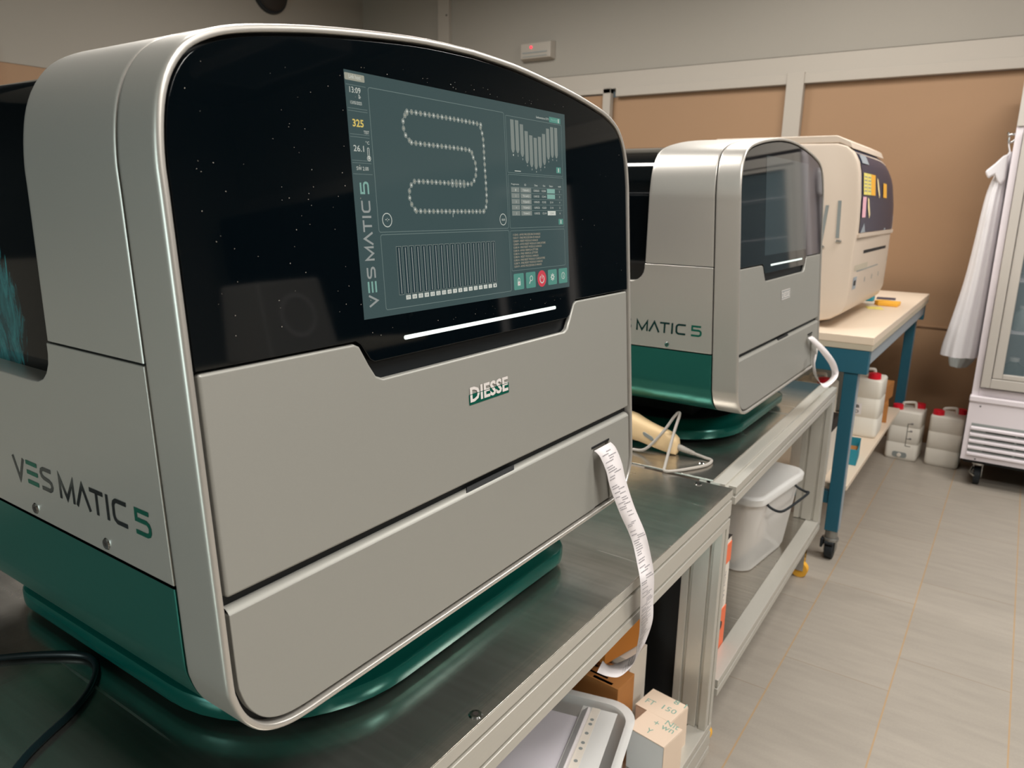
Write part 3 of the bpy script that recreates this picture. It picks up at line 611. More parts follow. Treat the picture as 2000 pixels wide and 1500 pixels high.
        R_.append([(XC + x, y, z + 0.016 * min(1, max(0, (z - 0.03) / 0.12))) for x, z in rs])
    mb.loft(R_, 'cover'); Mo('rear_cover', mb, t, 0, 40)
    # glass front with the central tab
    gi = clip(IN[.0110], -0.1575, True)                       # from right side over the top to the left
    tab = [(-0.251, -0.1575), (-0.2435, -0.1625), (-0.231, -0.1815), (-0.224, -0.1855), (0.226, -0.1855), (0.235, -0.1815), (0.248, -0.1625), (0.2575, -0.1575)]
    P = gi + tab; mb = MB(); a, b = FP(0.003), FP(0.010); mb.prism([a(*p) for p in P], [b(*p) for p in P], 'glass'); gl = Mo('front_glass', mb, t, 0.0008, 30)
    # light bar
    mb = MB(); f1, f2 = FW(0.0030), FW(0.0022); P = rr(0.673, -0.1669, 1.0345, -0.1617, 0.0026); mb.prism([f1(*p) for p in P], [f2(*p) for p in P], 'ledbar'); Mo('light_bar', mb, gl)
    # upper front panel
    ch = [p for p in IN[.0135] if False]
    P = [(A - 0.0135, -0.1605), (0.2585, -0.1605), (0.2500, -0.1645), (0.2360, -0.1880), (0.2260, -0.2030), (0.2160, -0.2075), (-0.2120, -0.2075), (-0.2230, -0.2030), (-0.2330, -0.1880), (-0.2460, -0.1645), (-0.2540, -0.1605), (-A + 0.0135, -0.1605), (-A + 0.0135, -0.3855), (A - 0.0135, -0.3855)]
    mb = MB(); a, b = FP(0.0028), FP(0.0128); mb.prism([a(*p) for p in P], [b(*p) for p in P], 'panel'); up_ = Mo('upper_panel', mb, t, 0.0032, 30, 3)
    # lower drawer
    lo = clip(IN[.0135], -0.4035, False)                      # from left side round the bottom to the right
    i0 = next(i for i, p in enumerate(lo) if p[0] > 0.306 and p[1] < -0.5); i1 = next(i for i, p in enumerate(lo) if p[0] > 0.3665 and p[1] < -0.5)
    zb = lo[i0][1]
    P = lo[:i0] + [(0.306, zb), (0.306, -0.4325), (0.3665, -0.4325), (0.3665, lo[i1][1])] + lo[i1:]
    mb = MB(); mb.prism([a(*p) for p in P], [b(*p) for p in P], 'panel')
    w = A - 0.0135; g = []
    for d_, z_ in ((0.0030, -0.4036), (0.0050, -0.4005), (0.0085, -0.3980), (0.0136, -0.3968)): g += [FP(d_)(-w, z_), FP(d_)(w, z_)]
    mb.add(g, [(0, 1, 3, 2), (2, 3, 5, 4), (4, 5, 7, 6)], 'panel')
    dr = Mo('lower_drawer', mb, t, 0.0010, 30)
    mb = MB(); q = [FP(0.006)(-0.0645, -0.4005), FP(0.006)(0.0545, -0.4005), FP(0.0115)(0.0625, -0.3955), FP(0.0115)(-0.0565, -0.3955)]; q2 = [(x, y - 0.0012, z + 0.0012) for x, y, z in q]; mb.prism(q, q2, 'black'); Mo('finger_notch', mb, dr, 0, 0)
    mb = MB(); P = [(0.3065, -0.4330), (0.3660, -0.4330), (0.3660, -0.5460), (0.3065, -0.5460)]; a1, a2 = FP(0.0105), FP(0.0050); b1 = FP(0.0126)
    mb.prism([a1(*P[0]), a1(*P[1]), a2(*P[2]), a2(*P[3])], [b1(*p) for p in P], 'panel'); Mo('paper_recess', mb, dr, 0, 0)
    mb = MB(); P = [(0.2985, -0.4325), (0.3672, -0.4325), (0.3672, -0.4285), (0.2985, -0.4285)]; mb.prism([FP(0.0020)(*p) for p in P], [FP(0.0040)(*p) for p in P], 'black'); Mo('paper_slot', mb, dr, 0, 0)
    return t, gl, up_

t1, gl1, up1 = analyser()
t1['label'] = 'large silver analyser with lit touch screen and green base, closest to the camera'; t1['group'] = 'benchtop analysers'
build_screen(gl1, True)
# badge on the first analyser: white letters over a green lower block
def badge(parent, small):
    f = FW(0.0022); f2 = FW(0.0018); mb = MB()
    if not small:
        mb.poly(rr(0.7945, -0.2762, 0.8915, -0.2610, 0.0015), f, 'letterg')
        tm = MB(); text2d(tm, 'DIESSE', 1, lambda u, v: (0.7968 + u, v, 0), 'white', w=0.0925, h=0.0218, bold=0.03)
        # cut the lettering at the diagonal hairline by building two clipped copies
        bm = bmesh.new(); vs = [bm.verts.new((x, y, 0)) for x, y, z in tm.v]
        for fc in tm.f:
            try: bm.faces.new([vs[i] for i in fc])
            except ValueError: pass
        for off, keep in ((0.00045, True), (-0.00045, False)):
            b2 = bm.copy(); n = Vector((0.0, 1, 0)); co = Vector((0.8, 0.0112 + off, 0))
            bmesh.ops.bisect_plane(b2, geom=b2.verts[:] + b2.edges[:] + b2.faces[:], plane_co=co, plane_no=n, clear_inner=keep, clear_outer=not keep)
            b2.verts.ensure_lookup_table(); b2.verts.index_update()
            mb.add([f2(v.co.x, -0.2728 + v.co.y) for v in b2.verts], [tuple(v.index for v in q.verts) for q in b2.faces], 'white'); b2.free()
        bm.free()
    else:
        mb.poly(rr(0.7945, -0.2762, 0.8915, -0.2500, 0.0010), f, 'slot'); text2d(mb, 'DIESSE', 1, lambda u, v: f2(0.7985 + u, -0.2725 + v), 'white', w=0.089, h=0.018, bold=0.03)
        mb.line([(0.7945, -0.2762), (0.7945, -0.2500), (0.8915, -0.2500), (0.8915, -0.2762)], 0.0022, f2, 'white', True)
    return Mo('badge', mb, parent, 0, 0)
# second analyser: a copy of the thing, its parts and sub parts
def copy_tree(o, parent=None, skip=()):
    c = o.copy(); COL.objects.link(c); c.parent = parent
    for ch in list(o.children):
        if ch.name.split('.')[0] in skip: continue
        copy_tree(ch, c, skip)
    return c
t2 = copy_tree(t1, None, ('display',))
t2.location = ((XC + 1.548) * K, 0.938 * K, FZ - 0.70 * K + 0.0008)
t2['label'] = 'second silver analyser with idle dark screen and green base, on the farther steel bench'
for ch in t2.children:
    if ch.name.startswith('front_glass'): build_screen(ch, False)
    if ch.name.startswith('upper_panel'): badge(ch, True)
badge(up1, False)
mb = MB(); rd = random.Random(11); f_ = FP(0.00185)
for k in range(130):
    x = rd.uniform(-0.43, 0.43) if k % 3 else rd.uniform(-0.43, -0.22); z = rd.uniform(-0.14, 0.13)
    if k % 3 and -0.24 < x < 0.24 and z < 0.14: z = rd.choice([0.145, -0.150]) + rd.uniform(-0.006, 0.006)
    r = rd.choice([0.0003, 0.00035, 0.0005]); mb.disc(x, z, r, lambda u, v: f_(u, v), 'frame', 6)
ds = Mo('dust_specks', mb, gl1, 0, 0); ds['kind'] = 'stuff'

# ============================================================ BENCHES
def U(x, y, z): return (x * K, y * K, FZ + z * K)
def bench(name, label, X0, X1, y0, flat, zlow, loc, rz=0):
    # local coordinates: x along the bench from its left end, y from the front face, z from the floor, metres
    t = thing(name, label, 'workbench', loc, rz); L = X1 - X0; D = 1.20; TZ = 0.746 if flat else 0.75
    def rail(nm, ya, yb, z0, z1, face_front, xa=0.0, xb=None, top_grooves=0):
        xb = L if xb is None else xb; mb = MB(); h = z1 - z0; P = []
        # cross section (y,z) counter clockwise starting lower front, T slots on the front face
        P.append((ya, z0)); P.append((yb, z0)); P.append((yb, z1))
        if top_grooves:
            n = top_grooves; w = (yb - ya) / n
            for k in reversed(range(n)): c = ya + w * (k + 0.5); P += [(c + 0.004, z1), (c + 0.004, z1 - 0.006), (c - 0.004, z1 - 0.006), (c - 0.004, z1)]
        P.append((ya, z1))
        ng = max(1, round(h / 0.045)); w = h / ng
        for k in reversed(range(ng)): c = z0 + w * (k + 0.5); P += [(ya, c + 0.0035), (ya + 0.007, c + 0.0035), (ya + 0.007, c - 0.0035), (ya, c - 0.0035)]
        mb.prism([(xa, y, z) for y, z in P], [(xb, y, z) for y, z in P], 'alu'); return obj(nm, mb, t, 0.0012, 30)
    def post(xa, ya, dx=0.045, dy=0.09, z0=0.0, z1=0.66):
        mb = MB(); P = [(0, 0)]
        def g(c, ax):  # groove
            return [(c - 0.004, 'a'), (c - 0.004, 'b'), (c + 0.004, 'b'), (c + 0.004, 'a')]
        pts = [(0, 0)]
        for c in ([dx / 2] if dx < 0.06 else [dx / 4, 3 * dx / 4]): pts += [(c - 0.004, 0), (c - 0.004, 0.008), (c + 0.004, 0.008), (c + 0.004, 0)]
        pts.append((dx, 0))
        for c in ([dy / 4, 3 * dy / 4]): pts += [(dx, c - 0.004), (dx - 0.008, c - 0.004), (dx - 0.008, c + 0.004), (dx, c + 0.004)]
        pts.append((dx, dy)); pts.append((0, dy))
        for c in ([3 * dy / 4, dy / 4]): pts += [(0, c + 0.004), (0.008, c + 0.004), (0.008, c - 0.004), (0, c - 0.004)]
        mb.prism([(xa + x, ya + y, z0) for x, y in pts], [(xa + x, ya + y, z1) for x, y in pts], 'alu'); return obj('post', mb, t, 0.0012, 30)
    if flat:
        rail('front_rail', 0.0, 0.09, TZ - 0.045, TZ, True, top_grooves=2)
        mb = MB(); mb.box(0, L, 0.056, D, TZ + 0.0004, TZ + 0.0045, 'steel'); ts = obj('steel_top', mb, t, 0.0006, 0); zt = TZ - 0.045
    else:
        rail('front_rail', 0.0, 0.045, TZ - 0.0925, TZ - 0.0025, True)
        mb = MB(); mb.box(0, L, 0.0, D, TZ - 0.0021, TZ, 'steel'); ts = obj('steel_top', mb, t, 0.0005, 0); zt = TZ - 0.0925
    hl = 0.045 if flat else 0.09
    rail('lower_rail', 0.0, 0.045, zlow, zlow + hl, True)
    rail('rear_rail', D - 0.045, D, zt, TZ - 0.003, True); rail('rear_lower_rail', D - 0.045, D, zlow, zlow + hl, True)
    for xa in (0.0, L - 0.045):
        if not (flat and xa == 0.0): post(xa, 0.0006, z0=zlow + hl + 0.0003, z1=zt - 0.0003)
        post(xa, D - 0.0906, z0=zlow + hl + 0.0003, z1=zt - 0.0003)
    mb = MB(); mb.box(0.0, L, 0.0455, D - 0.0455, zlow + hl - 0.004, zlow + hl - 0.001, 'steel'); obj('lower_shelf', mb, t, 0, 0)
    mb = MB(); mb.box(0.05, L - 0.05, D - 0.012, D - 0.006, zlow + hl + 0.002, zt - 0.002, 'black'); obj('back_shade_sheet', mb, t, 0, 0)  # black sheet added so the space below the bench stays dark
    if not flat: mb = MB(); mb.box(L - 0.026, L - 0.020, 0.092, D - 0.092, zlow + hl + 0.002, zt - 0.002, 'black'); obj('end_shade_sheet', mb, t, 0, 0)  # black sheet in place of the shade at the open bench end
    # screws and castors
    for (sx, sy) in ([(0.652 - X0, 0.488 - y0), (1.593 - X0, 0.55 - y0)] if not flat else [(0.10, 0.12)]):
        mb = MB(); mb.cyl((sx, sy, TZ + (0.0045 if flat else 0)), (0, 0, 1), 0.0095, 0.0020, 'chrome', 24, 0.0075); mb.cyl((sx, sy, TZ + 0.0020 + (0.0045 if flat else 0)), (0, 0, 1), 0.0042, 0.0002, 'ink', 6); obj('screw', mb, ts)
    for cx in (0.06, L - 0.06):
        for cy in (0.075, D - 0.08):
            mb = MB(); r = 0.030 if flat else 0.022; hz = zlow
            if flat and cy < 0.1: cx, cy = (0.05, 0.05) if cx < 0.1 else (L - 0.045, 0.045)
            mb.cyl((cx, cy, hz - 0.008), (0, 0, 1), 0.03, 0.008, 'chrome'); mb.box(cx - 0.02, cx - 0.016, cy - r * 0.5, cy + r * 0.5, r, hz - 0.008, 'chrome'); mb.box(cx + 0.016, cx + 0.02, cy - r * 0.5, cy + r * 0.5, r, hz - 0.008, 'chrome')
            ca = obj('castor', mb, t); mb = MB(); mb.cyl((cx - 0.014, cy, r), (1, 0, 0), r, 0.028, 'amber' if flat else 'rubber', 28); obj('wheel', mb, ca)
    return t
bench('aluminium_workbench', 'aluminium frame workbench with scratched steel top under the first analyser', -0.54, 1.795 * K, 0.475, False, FZ - 1.488 * K, (-0.54, 0.528 * K, 0))
bench('aluminium_workbench', 'aluminium frame workbench with steel top under the second analyser', 1.805 * K, 3.14 * K, 0.475, True, FZ - 1.325 * K, (1.823 * K, 0.528 * K, 0), math.radians(1.0))
SH1 = FZ - 1.488 * K + 0.09; SH2 = FZ - 1.325 * K + 0.045     # shelf heights


# ============================================================ THINGS ON THE BENCHES
def ribbon(mb, L, R, mn, th=0.0004, n=6):
    Ls, Rs = cat(L, n), cat(R, n); k = len(Ls); vs = [tuple(p) for p in Ls] + [tuple(p) for p in Rs]
    mb.add(vs, [(i, i + 1, k + i + 1, k + i) for i in range(k - 1)], mn)
    return Ls, Rs
def receipt(name, L, R, label, prints=True):
    mb = MB(); Ls, Rs = ribbon(mb, L, R, 'paper'); c = Ls[0]
    root = Vector(c)
    o = obj(name, mb, None, 0, 60, origin=tuple(root)); o.location = root; tag(o, label, 'receipt')
    sm = o.modifiers.new('thickness', 'SOLIDIFY'); sm.thickness = 0.0003
    if prints:   # printed lines across the strip
        mb = MB(); A_ = [Vector(p) - root for p in Ls]; B_ = [Vector(p) - root for p in Rs]; rnd = random.Random(3); acc = 0.01
        dist = [0]
        for i in range(1, len(A_)): dist.append(dist[-1] + (A_[i] - A_[i - 1]).length)
        def at(s_, w):
            i = max(j for j in range(len(dist)) if dist[j] <= s_); i = min(i, len(dist) - 2); q = (s_ - dist[i]) / (dist[i + 1] - dist[i])
            a = A_[i].lerp(A_[i + 1], q); b = B_[i].lerp(B_[i + 1], q); nn = (b - a).cross(A_[i + 1] - A_[i]).normalized()
            if nn.y > 0 and abs(nn.y) > abs(nn.z) or (nn.z < 0 and abs(nn.z) >= abs(nn.y)): nn = -nn
            return a.lerp(b, w) + nn * 0.0007
        while acc < dist[-1] * 0.80:
            if rnd.random() < 0.82:
                w = rnd.choice([0.08, 0.12, 0.42]); tot = rnd.uniform(0.25, 0.48)
                while tot > 0 and w < 0.9:
                    ln_ = rnd.uniform(0.03, 0.10); mb.add([at(acc, w), at(acc, w + ln_), at(acc + 0.0016, w + ln_), at(acc + 0.0016, w)], [(0, 1, 2, 3)], 'inkg'); w += ln_ + 0.02; tot -= ln_ + 0.02
            acc += 0.0042
        obj('printed_text', mb, o, 0, 0)
    return o
z0 = FZ
L_ = [(1.031, .534, -.3915), (1.033, .524, -.400), (1.037, .513, -.425), (1.040, .506, -.452), (1.056, .494, -.499), (1.087, .484, -.556), (1.082, .468, -.597), (1.072, .456, -.625), (1.083, 0.458, -0.687), (1.109, 0.468, -0.739), (1.126, 0.478, -0.782), (1.139, 0.486, -0.819), (1.127, 0.492, -0.834), (1.084, 0.492, -0.825), (1.031, 0.490, -0.792), (0.989, 0.488, -0.760)]
R_ = [(1.089, .534, -.3915), (1.091, .524, -.401), (1.094, .513, -.426), (1.098, .506, -.456), (1.113, .494, -.507), (1.145, .484, -.566), (1.138, .468, -.602), (1.129, .456, -.633), (1.139, 0.458, -0.689), (1.167, 0.468, -0.742), (1.180, 0.480, -0.785), (1.207, 0.500, -0.831), (1.215, 0.520, -0.862), (1.195, 0.540, -0.875), (1.155, 0.545, -0.862), (1.115, 0.540, -0.828)]
receipt('receipt', [(x, y, z + z0) for x, y, z in L_], [(x, y, z + z0) for x, y, z in R_], 'long printed paper receipt hanging from the slot of the front analyser over the bench edge')
# second paper strip, curled back on itself
c = lambda x, y, z: (x, y, z + z0)
L_ = [c(2.4013, 0.5200, -0.3925), c(2.4046, 0.5120, -0.4025), c(2.5467, 0.5050, -0.4624), c(2.6770, 0.4980, -0.5266), c(2.7037, 0.4940, -0.5670), c(2.5611, 0.4920, -0.5650), c(2.4374, 0.4950, -0.5184), c(2.4037, 0.5000, -0.4719), c(2.4395, 0.5050, -0.4523)]
R_ = [c(2.4506, 0.5200, -0.3935), c(2.4761, 0.5120, -0.4058), c(2.6063, 0.4950, -0.4653), c(2.6912, 0.4800, -0.5212), c(2.6803, 0.4700, -0.5610), c(2.4719, 0.4660, -0.5585), c(2.3573, 0.4700, -0.5029), c(2.3509, 0.4800, -0.4628), c(2.4018, 0.4900, -0.4398)]
receipt('receipt', L_, R_, 'white paper strip curling out of the second analyser toward its bench edge', False)

# barcode scanner lying on the second bench
TB2 = 0.7508
def scanner():
    t = thing('barcode_scanner', 'cream handheld barcode scanner lying on the steel bench between both analysers', 'barcode scanner', (1.76, 0.80, TB2))
    # profile sections along -Y: (y, z centre, half height, half width)
    S_ = [(0.150, 0.062, 0.006, 0.018), (0.140, 0.060, 0.026, 0.030), (0.10, 0.060, 0.034, 0.034), (0.05, 0.062, 0.036, 0.034), (0.010, 0.064, 0.036, 0.031), (-0.010, 0.062, 0.034, 0.028), (-0.03, 0.057, 0.031, 0.024), (-0.05, 0.051, 0.030, 0.022), (-0.075, 0.045, 0.029, 0.021), (-0.10, 0.040, 0.028, 0.021), (-0.118, 0.035, 0.026, 0.020), (-0.128, 0.031, 0.022, 0.017), (-0.132, 0.030, 0.012, 0.010)]
    mb = MB(); rings = []
    for (y, zc, hh, hw) in S_:
        ring = []
        for k in range(24):
            a = 2 * math.pi * k / 24; ca, sa = math.cos(a), math.sin(a); e = 0.62
            ring.append((hw * math.copysign(abs(ca) ** e, ca), y, zc - 0.008 + hh * math.copysign(abs(sa) ** e, sa)))
        rings.append(ring)
    mb.loft(rings, 'scanner'); obj('body', mb, t, 0, 60)
    mb = MB(); rings = []
    P = rr(-0.071, 0.030, -0.040, 0.041, 0.0054); sk = lambda y: (y + 0.055) * 0.42
    mb.prism([(-0.0232, y, z + 0.006 + sk(y)) for y, z in P], [(-0.0190, y, z + 0.006 + sk(y)) for y, z in P], 'slot'); obj('trigger_button', mb, t, 0.001)
    mb = MB(); mb.tube([(0, -0.125, 0.023), (0, -0.145, 0.019), (0.002, -0.175, 0.012)], [0.0085, 0.0078, 0.0048], 'cable', 12)
    for q in range(6): y = -0.130 - q * 0.007; mb.tube([(0, y, 0.0218 - q * 0.0014), (0, y - 0.002, 0.0214 - q * 0.0014)], 0.0092 - q * 0.0006, 'cable', 12)
    obj('strain_relief', mb, t, 0, 60)
    mb = MB(); P = cat([(0.002, -0.170, 0.013), (0.006, -0.200, 0.006), (-0.002, -0.222, 0.0045), (-0.045, -0.222, 0.0045), (-0.100, -0.195, 0.0045), (-0.135, -0.172, 0.0045), (-0.143, -0.155, 0.0045), (-0.125, -0.148, 0.008), (-0.085, -0.140, 0.035), (-0.030, -0.130, 0.075), (0.00, -0.128, 0.105), (0.010, -0.122, 0.110), (0.004, -0.112, 0.098), (-0.022, -0.095, 0.060), (-0.045, -0.06, 0.014), (-0.045, -0.02, 0.005), (-0.055, 0.03, 0.0045), (-0.06, 0.08, 0.0045), (-0.08, 0.14, 0.0045)], 5)
    mb.tube(P, 0.0038, 'cable', 10); obj('cable', mb, t, 0, 60)
    mb = MB(); P = cat([(-0.08, 0.13, 0.013), (-0.10, 0.07, 0.0055), (-0.095, 0.02, 0.0055), (-0.072, -0.01, 0.022), (-0.068, 0.012, 0.045), (-0.07, 0.04, 0.030), (-0.085, 0.09, 0.006)], 5); mb.tube(P, 0.0034, 'cable', 10); obj('cable_loop', mb, t, 0, 60)
scanner()
# black cable at the near end of the first bench
mb = MB(); P = cat([(-.02, 1.36, 0), (.16, 1.24, 0), (.305, 1.135, 0), (.363, 1.086, 0), (.397, 1.050, 0), (.424, 1.012, 0), (.430, .985, 0), (.420, .955, 0), (.392, .920, 0), (.356, .893, 0), (.318, .874, 0), (.29, .858, 0), (.262, .835, 0), (.20, .78, 0), (.10, .71, 0), (-.05, .66, 0)], 5)
mb.tube([(x - .3, y - .9, 0.0048) for x, y, z in P], 0.0046, 'bcable', 12); o = obj('power_cable', mb, None, 0, 60); o.location = (.3, .9, .7503); tag(o, 'thin black cable looping over the near end of the steel bench', 'cable')

# ============================================================ CARTONS AND BOXES UNDER THE FIRST BENCH
def carton(name, label, cat_, loc, rz, sx, sy, sz, mn, topm=None, group=None, flaps=True, tilt=None):
    t = thing(name, label, cat_, loc, rz, group)
    if tilt: t.rotation_euler = (tilt[0], tilt[1], rz)
    mb = MB(); mb.box(-sx / 2, sx / 2, -sy / 2, sy / 2, 0, sz - 0.002, mn); obj('box', mb, t, 0.0015)
    if flaps:
        mb = MB(); mb.box(-sx / 2, sx / 2, -sy / 2, -0.0008, sz - 0.002, sz, topm or mn); mb.box(-sx / 2, sx / 2, 0.0008, sy / 2, sz - 0.002, sz, topm or mn); obj('lid_flap', mb, t, 0.0006)
    return t
Zs = SH1 - 0.001
def scrib(t, z, items, mn, h=0.018):
    mb = MB()
    for (s_, x, y, w, ang) in items:
        ca, sa = math.cos(ang), math.sin(ang); text2d(mb, s_, 1, lambda u, v: (x + ca * u - sa * v, y + sa * u + ca * v, z), mn, w=w, h=h)
    obj('handwriting', mb, t, 0, 0)
hb = 0.105
for (nm, X, Y, label, items) in (('a', 1.468, 0.552, 'small cream carton with green handwriting, next to the aluminium post', [('FT', -0.018, 0.035, 0.022, -1.5), ('150', -0.012, -0.006, 0.034, -1.5), ('8 1', 0.024, -0.016, 0.03, -1.5)]),
                                 ('b', 1.385, 0.532, 'small cream carton with pale blue front, nearest of the two marked cartons', [('Y', -0.026, 0.010, 0.013, -1.5), ('+ wn', 0.006, 0.012, 0.05, -1.5), ('Nit', 0.026, -0.008, 0.032, -1.5)])):
    t = thing('marked_carton', label, 'carton', (X, Y, Zs), math.radians(-8 if nm == 'a' else -9), 'small cream cartons with green handwriting')
    mb = MB(); mb.box(-0.039, 0.039, -0.047, 0.047, 0.0, hb - 0.002, 'cartonb' if nm == 'b' else 'carton2'); obj('box', mb, t, 0.002)
    mb = MB(); mb.box(-0.0395, 0.0395, -0.0475, 0.0475, hb - 0.002, hb, 'carton2'); mb.box(-0.0395, 0.0395, -0.0485, -0.0472, 0.0, hb - 0.002, 'carton2'); obj('lid', mb, t, 0.0012); scrib(t, hb + 0.0004, items, 'pen', 0.017)
# brown cardboard box, white carton, orange cardboard box on top
t = carton('cardboard_box', 'brown cardboard box with dark printing below the curled receipt', 'cardboard box', (1.402, 0.712, Zs), math.radians(-4), 0.076, 0.20, 0.185, 'card')
mb = MB()
for k, (a, b) in enumerate([((-0.034, -0.080), (-0.026, -0.030)), ((-0.020, -0.060), (-0.014, -0.010)), ((0.004, -0.02), (0.010, 0.04))]): mb.box(a[0], b[0], a[1], b[1], 0.1852, 0.1856, 'ink'); obj('printing', mb, t, 0, 0)
t = carton('white_carton', 'plain white carton standing behind the brown box under the bench', 'carton', (1.494, 0.745, Zs), math.radians(-3), 0.086, 0.24, 0.205, 'paperw')
t = carton('orange_cardboard_box', 'orange-brown cardboard box lying tilted on the white carton', 'cardboard box', (1.478, 0.712, Zs + 0.209), math.radians(-14), 0.15, 0.13, 0.095, 'cardo')
mb = MB(); text2d(mb, 'A.W', 1, lambda u, v: (-0.0765, 0.045 - u, 0.035 + v), 'ink', w=0.07, h=0.03, bold=0.03); obj('printing', mb, t, 0, 0)
# clear storage box with papers in its open top
def storage_box():
    t = thing('storage_box', 'clear plastic storage box filled with papers at the bottom of the frame', 'storage box', (1.128, 0.664, Zs), math.radians(14))
    sx, sy, h = 0.165, 0.145, 0.180; mb = MB(); R_ = []
    for ins, z in ((0.03, 0), (0.012, 0.002), (0.008, 0.02), (0.0, h - 0.012), (-0.012, h - 0.010), (-0.014, h), (-0.008, h + 0.002), (0.004, h), (0.006, h - 0.01), (0.014, 0.02), (0.02, 0.006)): R_.append([(x, y, z) for x, y in rr(-sx + ins, -sy + ins, sx - ins, sy - ins, 0.055 - ins * 0.5, 7)])
    mb.loft(R_, 'tubp'); obj('box', mb, t, 0, 50); return t, h
t, h = storage_box()
def sheet(name, label, cx, cy, z, rz, w, l, mn='paper', pitch=0.0, th=0.0012, cat_='paper'):
    mb = MB(); mb.box(-w / 2, w / 2, -l / 2, l / 2, 0, th, mn); o = obj(name, mb, None, 0.0003, 0); o.location = (cx, cy, z); o.rotation_euler = (pitch, 0, rz); return tag(o, label, cat_)
ca, sa = math.cos(math.radians(14)), math.sin(math.radians(14))
def BX(lx, ly): return 1.128 + lx * ca - ly * sa, 0.664 + lx * sa + ly * ca
x_, y_ = BX(-0.012, 0.040); sheet('document', 'stack of lilac-white documents in the clear storage box', x_, y_, Zs + 0.148, math.radians(14), 0.245, 0.165, 'lilac', th=0.020)
x_, y_ = BX(0.020, -0.082); t = thing('punched_folder', 'clear sleeve with punched white strip and red print beside the lilac documents', 'folder', (x_, y_, Zs + 0.172), math.radians(14))
mb = MB(); mb.box(-0.125, 0.125, -0.035, 0.042, 0, 0.001, 'tubp'); obj('clear_sleeve', mb, t, 0, 0)
mb = MB(); mb.box(-0.125, 0.125, 0.003, 0.021, 0.0012, 0.002, 'paperw'); st = obj('binding_strip', mb, t, 0, 0)
for k, q in enumerate((0.085, 0.070, 0.040, 0.010, -0.008, -0.045)): mb = MB(); mb.cyl((q, 0.012, 0.002), (0, 0, 1), 0.0042, 0.0003, 'slot', 14); obj('binder_hole', mb, st, 0, 0)
mb = MB(); text2d(mb, 'Atlas', 1, lambda u, v: (-0.090 + v, 0.018 - u, 0.0024), 'red', w=0.013, h=0.022); obj('red_print', mb, st, 0, 0)
x_, y_ = BX(0.010, -0.050); t = thing('file_divider', 'raised white file divider between the lilac documents and the punched strip', 'folder', (x_, y_, Zs + 0.169), math.radians(14)); mb = MB(); mb.prism([(-0.125, -0.010, 0), (-0.125, 0.008, 0), (-0.125, 0.008, 0.004), (-0.125, -0.006, 0.018), (-0.125, -0.010, 0.016)], [(0.118, -0.010, 0), (0.118, 0.008, 0), (0.118, 0.008, 0.004), (0.118, -0.006, 0.018), (0.118, -0.010, 0.016)], 'paper'); obj('sheet', mb, t, 0.001)
# white plastic bottle left of it
mb = MB(); R_ = []
for r, z in ((0.05, 0), (0.062, 0.004), (0.064, 0.02), (0.064, 0.13), (0.06, 0.15), (0.045, 0.17), (0.026, 0.178), (0.024, 0.19)): R_.append([(r * math.cos(a * math.pi / 16), r * math.sin(a * math.pi / 16), z) for a in range(32)])
t = thing('reagent_bottle', 'cream plastic bottle under the bench at the bottom left of the paper box', 'bottle', (0.905, 0.600, Zs)); mb.loft(R_, 'carton2'); obj('bottle', mb, t, 0, 50)
mb = MB(); mb.cyl((0, 0, 0.188), (0, 0, 1), 0.027, 0.022, 'white', 24); obj('cap', mb, t, 0.002)

# ============================================================ UNDER THE SECOND BENCH
Z2 = SH2 - 0.001
t = thing('box_file', 'orange and white box file standing beside the translucent tub', 'box file', (1.775, 0.64, Z2))
mb = MB(); mb.box(-0.038, 0.038, -0.115, 0.16, 0, 0.315, 'paperw'); obj('file', mb, t, 0.002)
for (za, zb_) in ((0.245, 0.300), (0.0, 0.115)): mb = MB(); mb.box(-0.0385, 0.0385, -0.1165, -0.115, za, zb_, 'orange'); obj('spine_label', mb, t)
mb = MB(); mb.box(-0.0385, 0.0385, -0.1165, 0.16, 0.3152, 0.316, 'ink'); obj('top_edge', mb, t)
mb = MB(); mb.cyl((0.0, -0.1166, 0.07), (0, -1, 0), 0.012, 0.0008, 'ink', 20); obj('finger_hole', mb, t)
mb = MB(); text2d(mb, 'CALICE', 1, lambda u, v: (-0.012 + v, -0.1168, 0.125 + u), 'inkg', w=0.10, h=0.022); obj('handwriting', mb, t, 0, 0)
def tub(label, loc, rz, sx, sy, h, handle=True, group='translucent plastic tubs'):
    t = thing('plastic_tub', label, 'tub', loc, rz, group); mb = MB(); R_ = []
    for ins, z in ((0.05, 0), (0.036, 0.003), (0.030, 0.02), (0.006, h - 0.03), (0.006, h - 0.022)): R_.append([(x, y, z) for x, y in rr(-sx + ins, -sy + ins, sx - ins, sy - ins, 0.05, 7)])
    mb.loft(R_, 'tubp'); obj('tub', mb, t, 0, 50)
    mb = MB(); R_ = []
    for ins, z in ((0.004, h - 0.024), (-0.004, h - 0.026), (-0.006, h - 0.006), (-0.001, h), (0.010, h), (0.020, h - 0.006), (0.07, h - 0.005)): R_.append([(x, y, z) for x, y in rr(-sx + ins, -sy + ins, sx - ins, sy - ins, 0.05 - min(ins, 0.02) * 0.4, 7)])
    mb.loft(R_, 'tubp'); obj('lid', mb, t, 0, 50)
    if handle:
        mb = MB(); y = -sy; mb.tube(cat([(-0.115, y + 0.006, h - 0.036), (-0.116, y - 0.006, h - 0.044), (-0.114, y - 0.030, h - 0.050), (-0.098, y - 0.046, h - 0.046), (0.0, y - 0.052, h - 0.042), (0.098, y - 0.046, h - 0.046), (0.114, y - 0.030, h - 0.050), (0.116, y - 0.006, h - 0.044), (0.115, y + 0.006, h - 0.036)], 4), 0.0042, 'rubber', 10); obj('handle', mb, t, 0, 60)
    return t
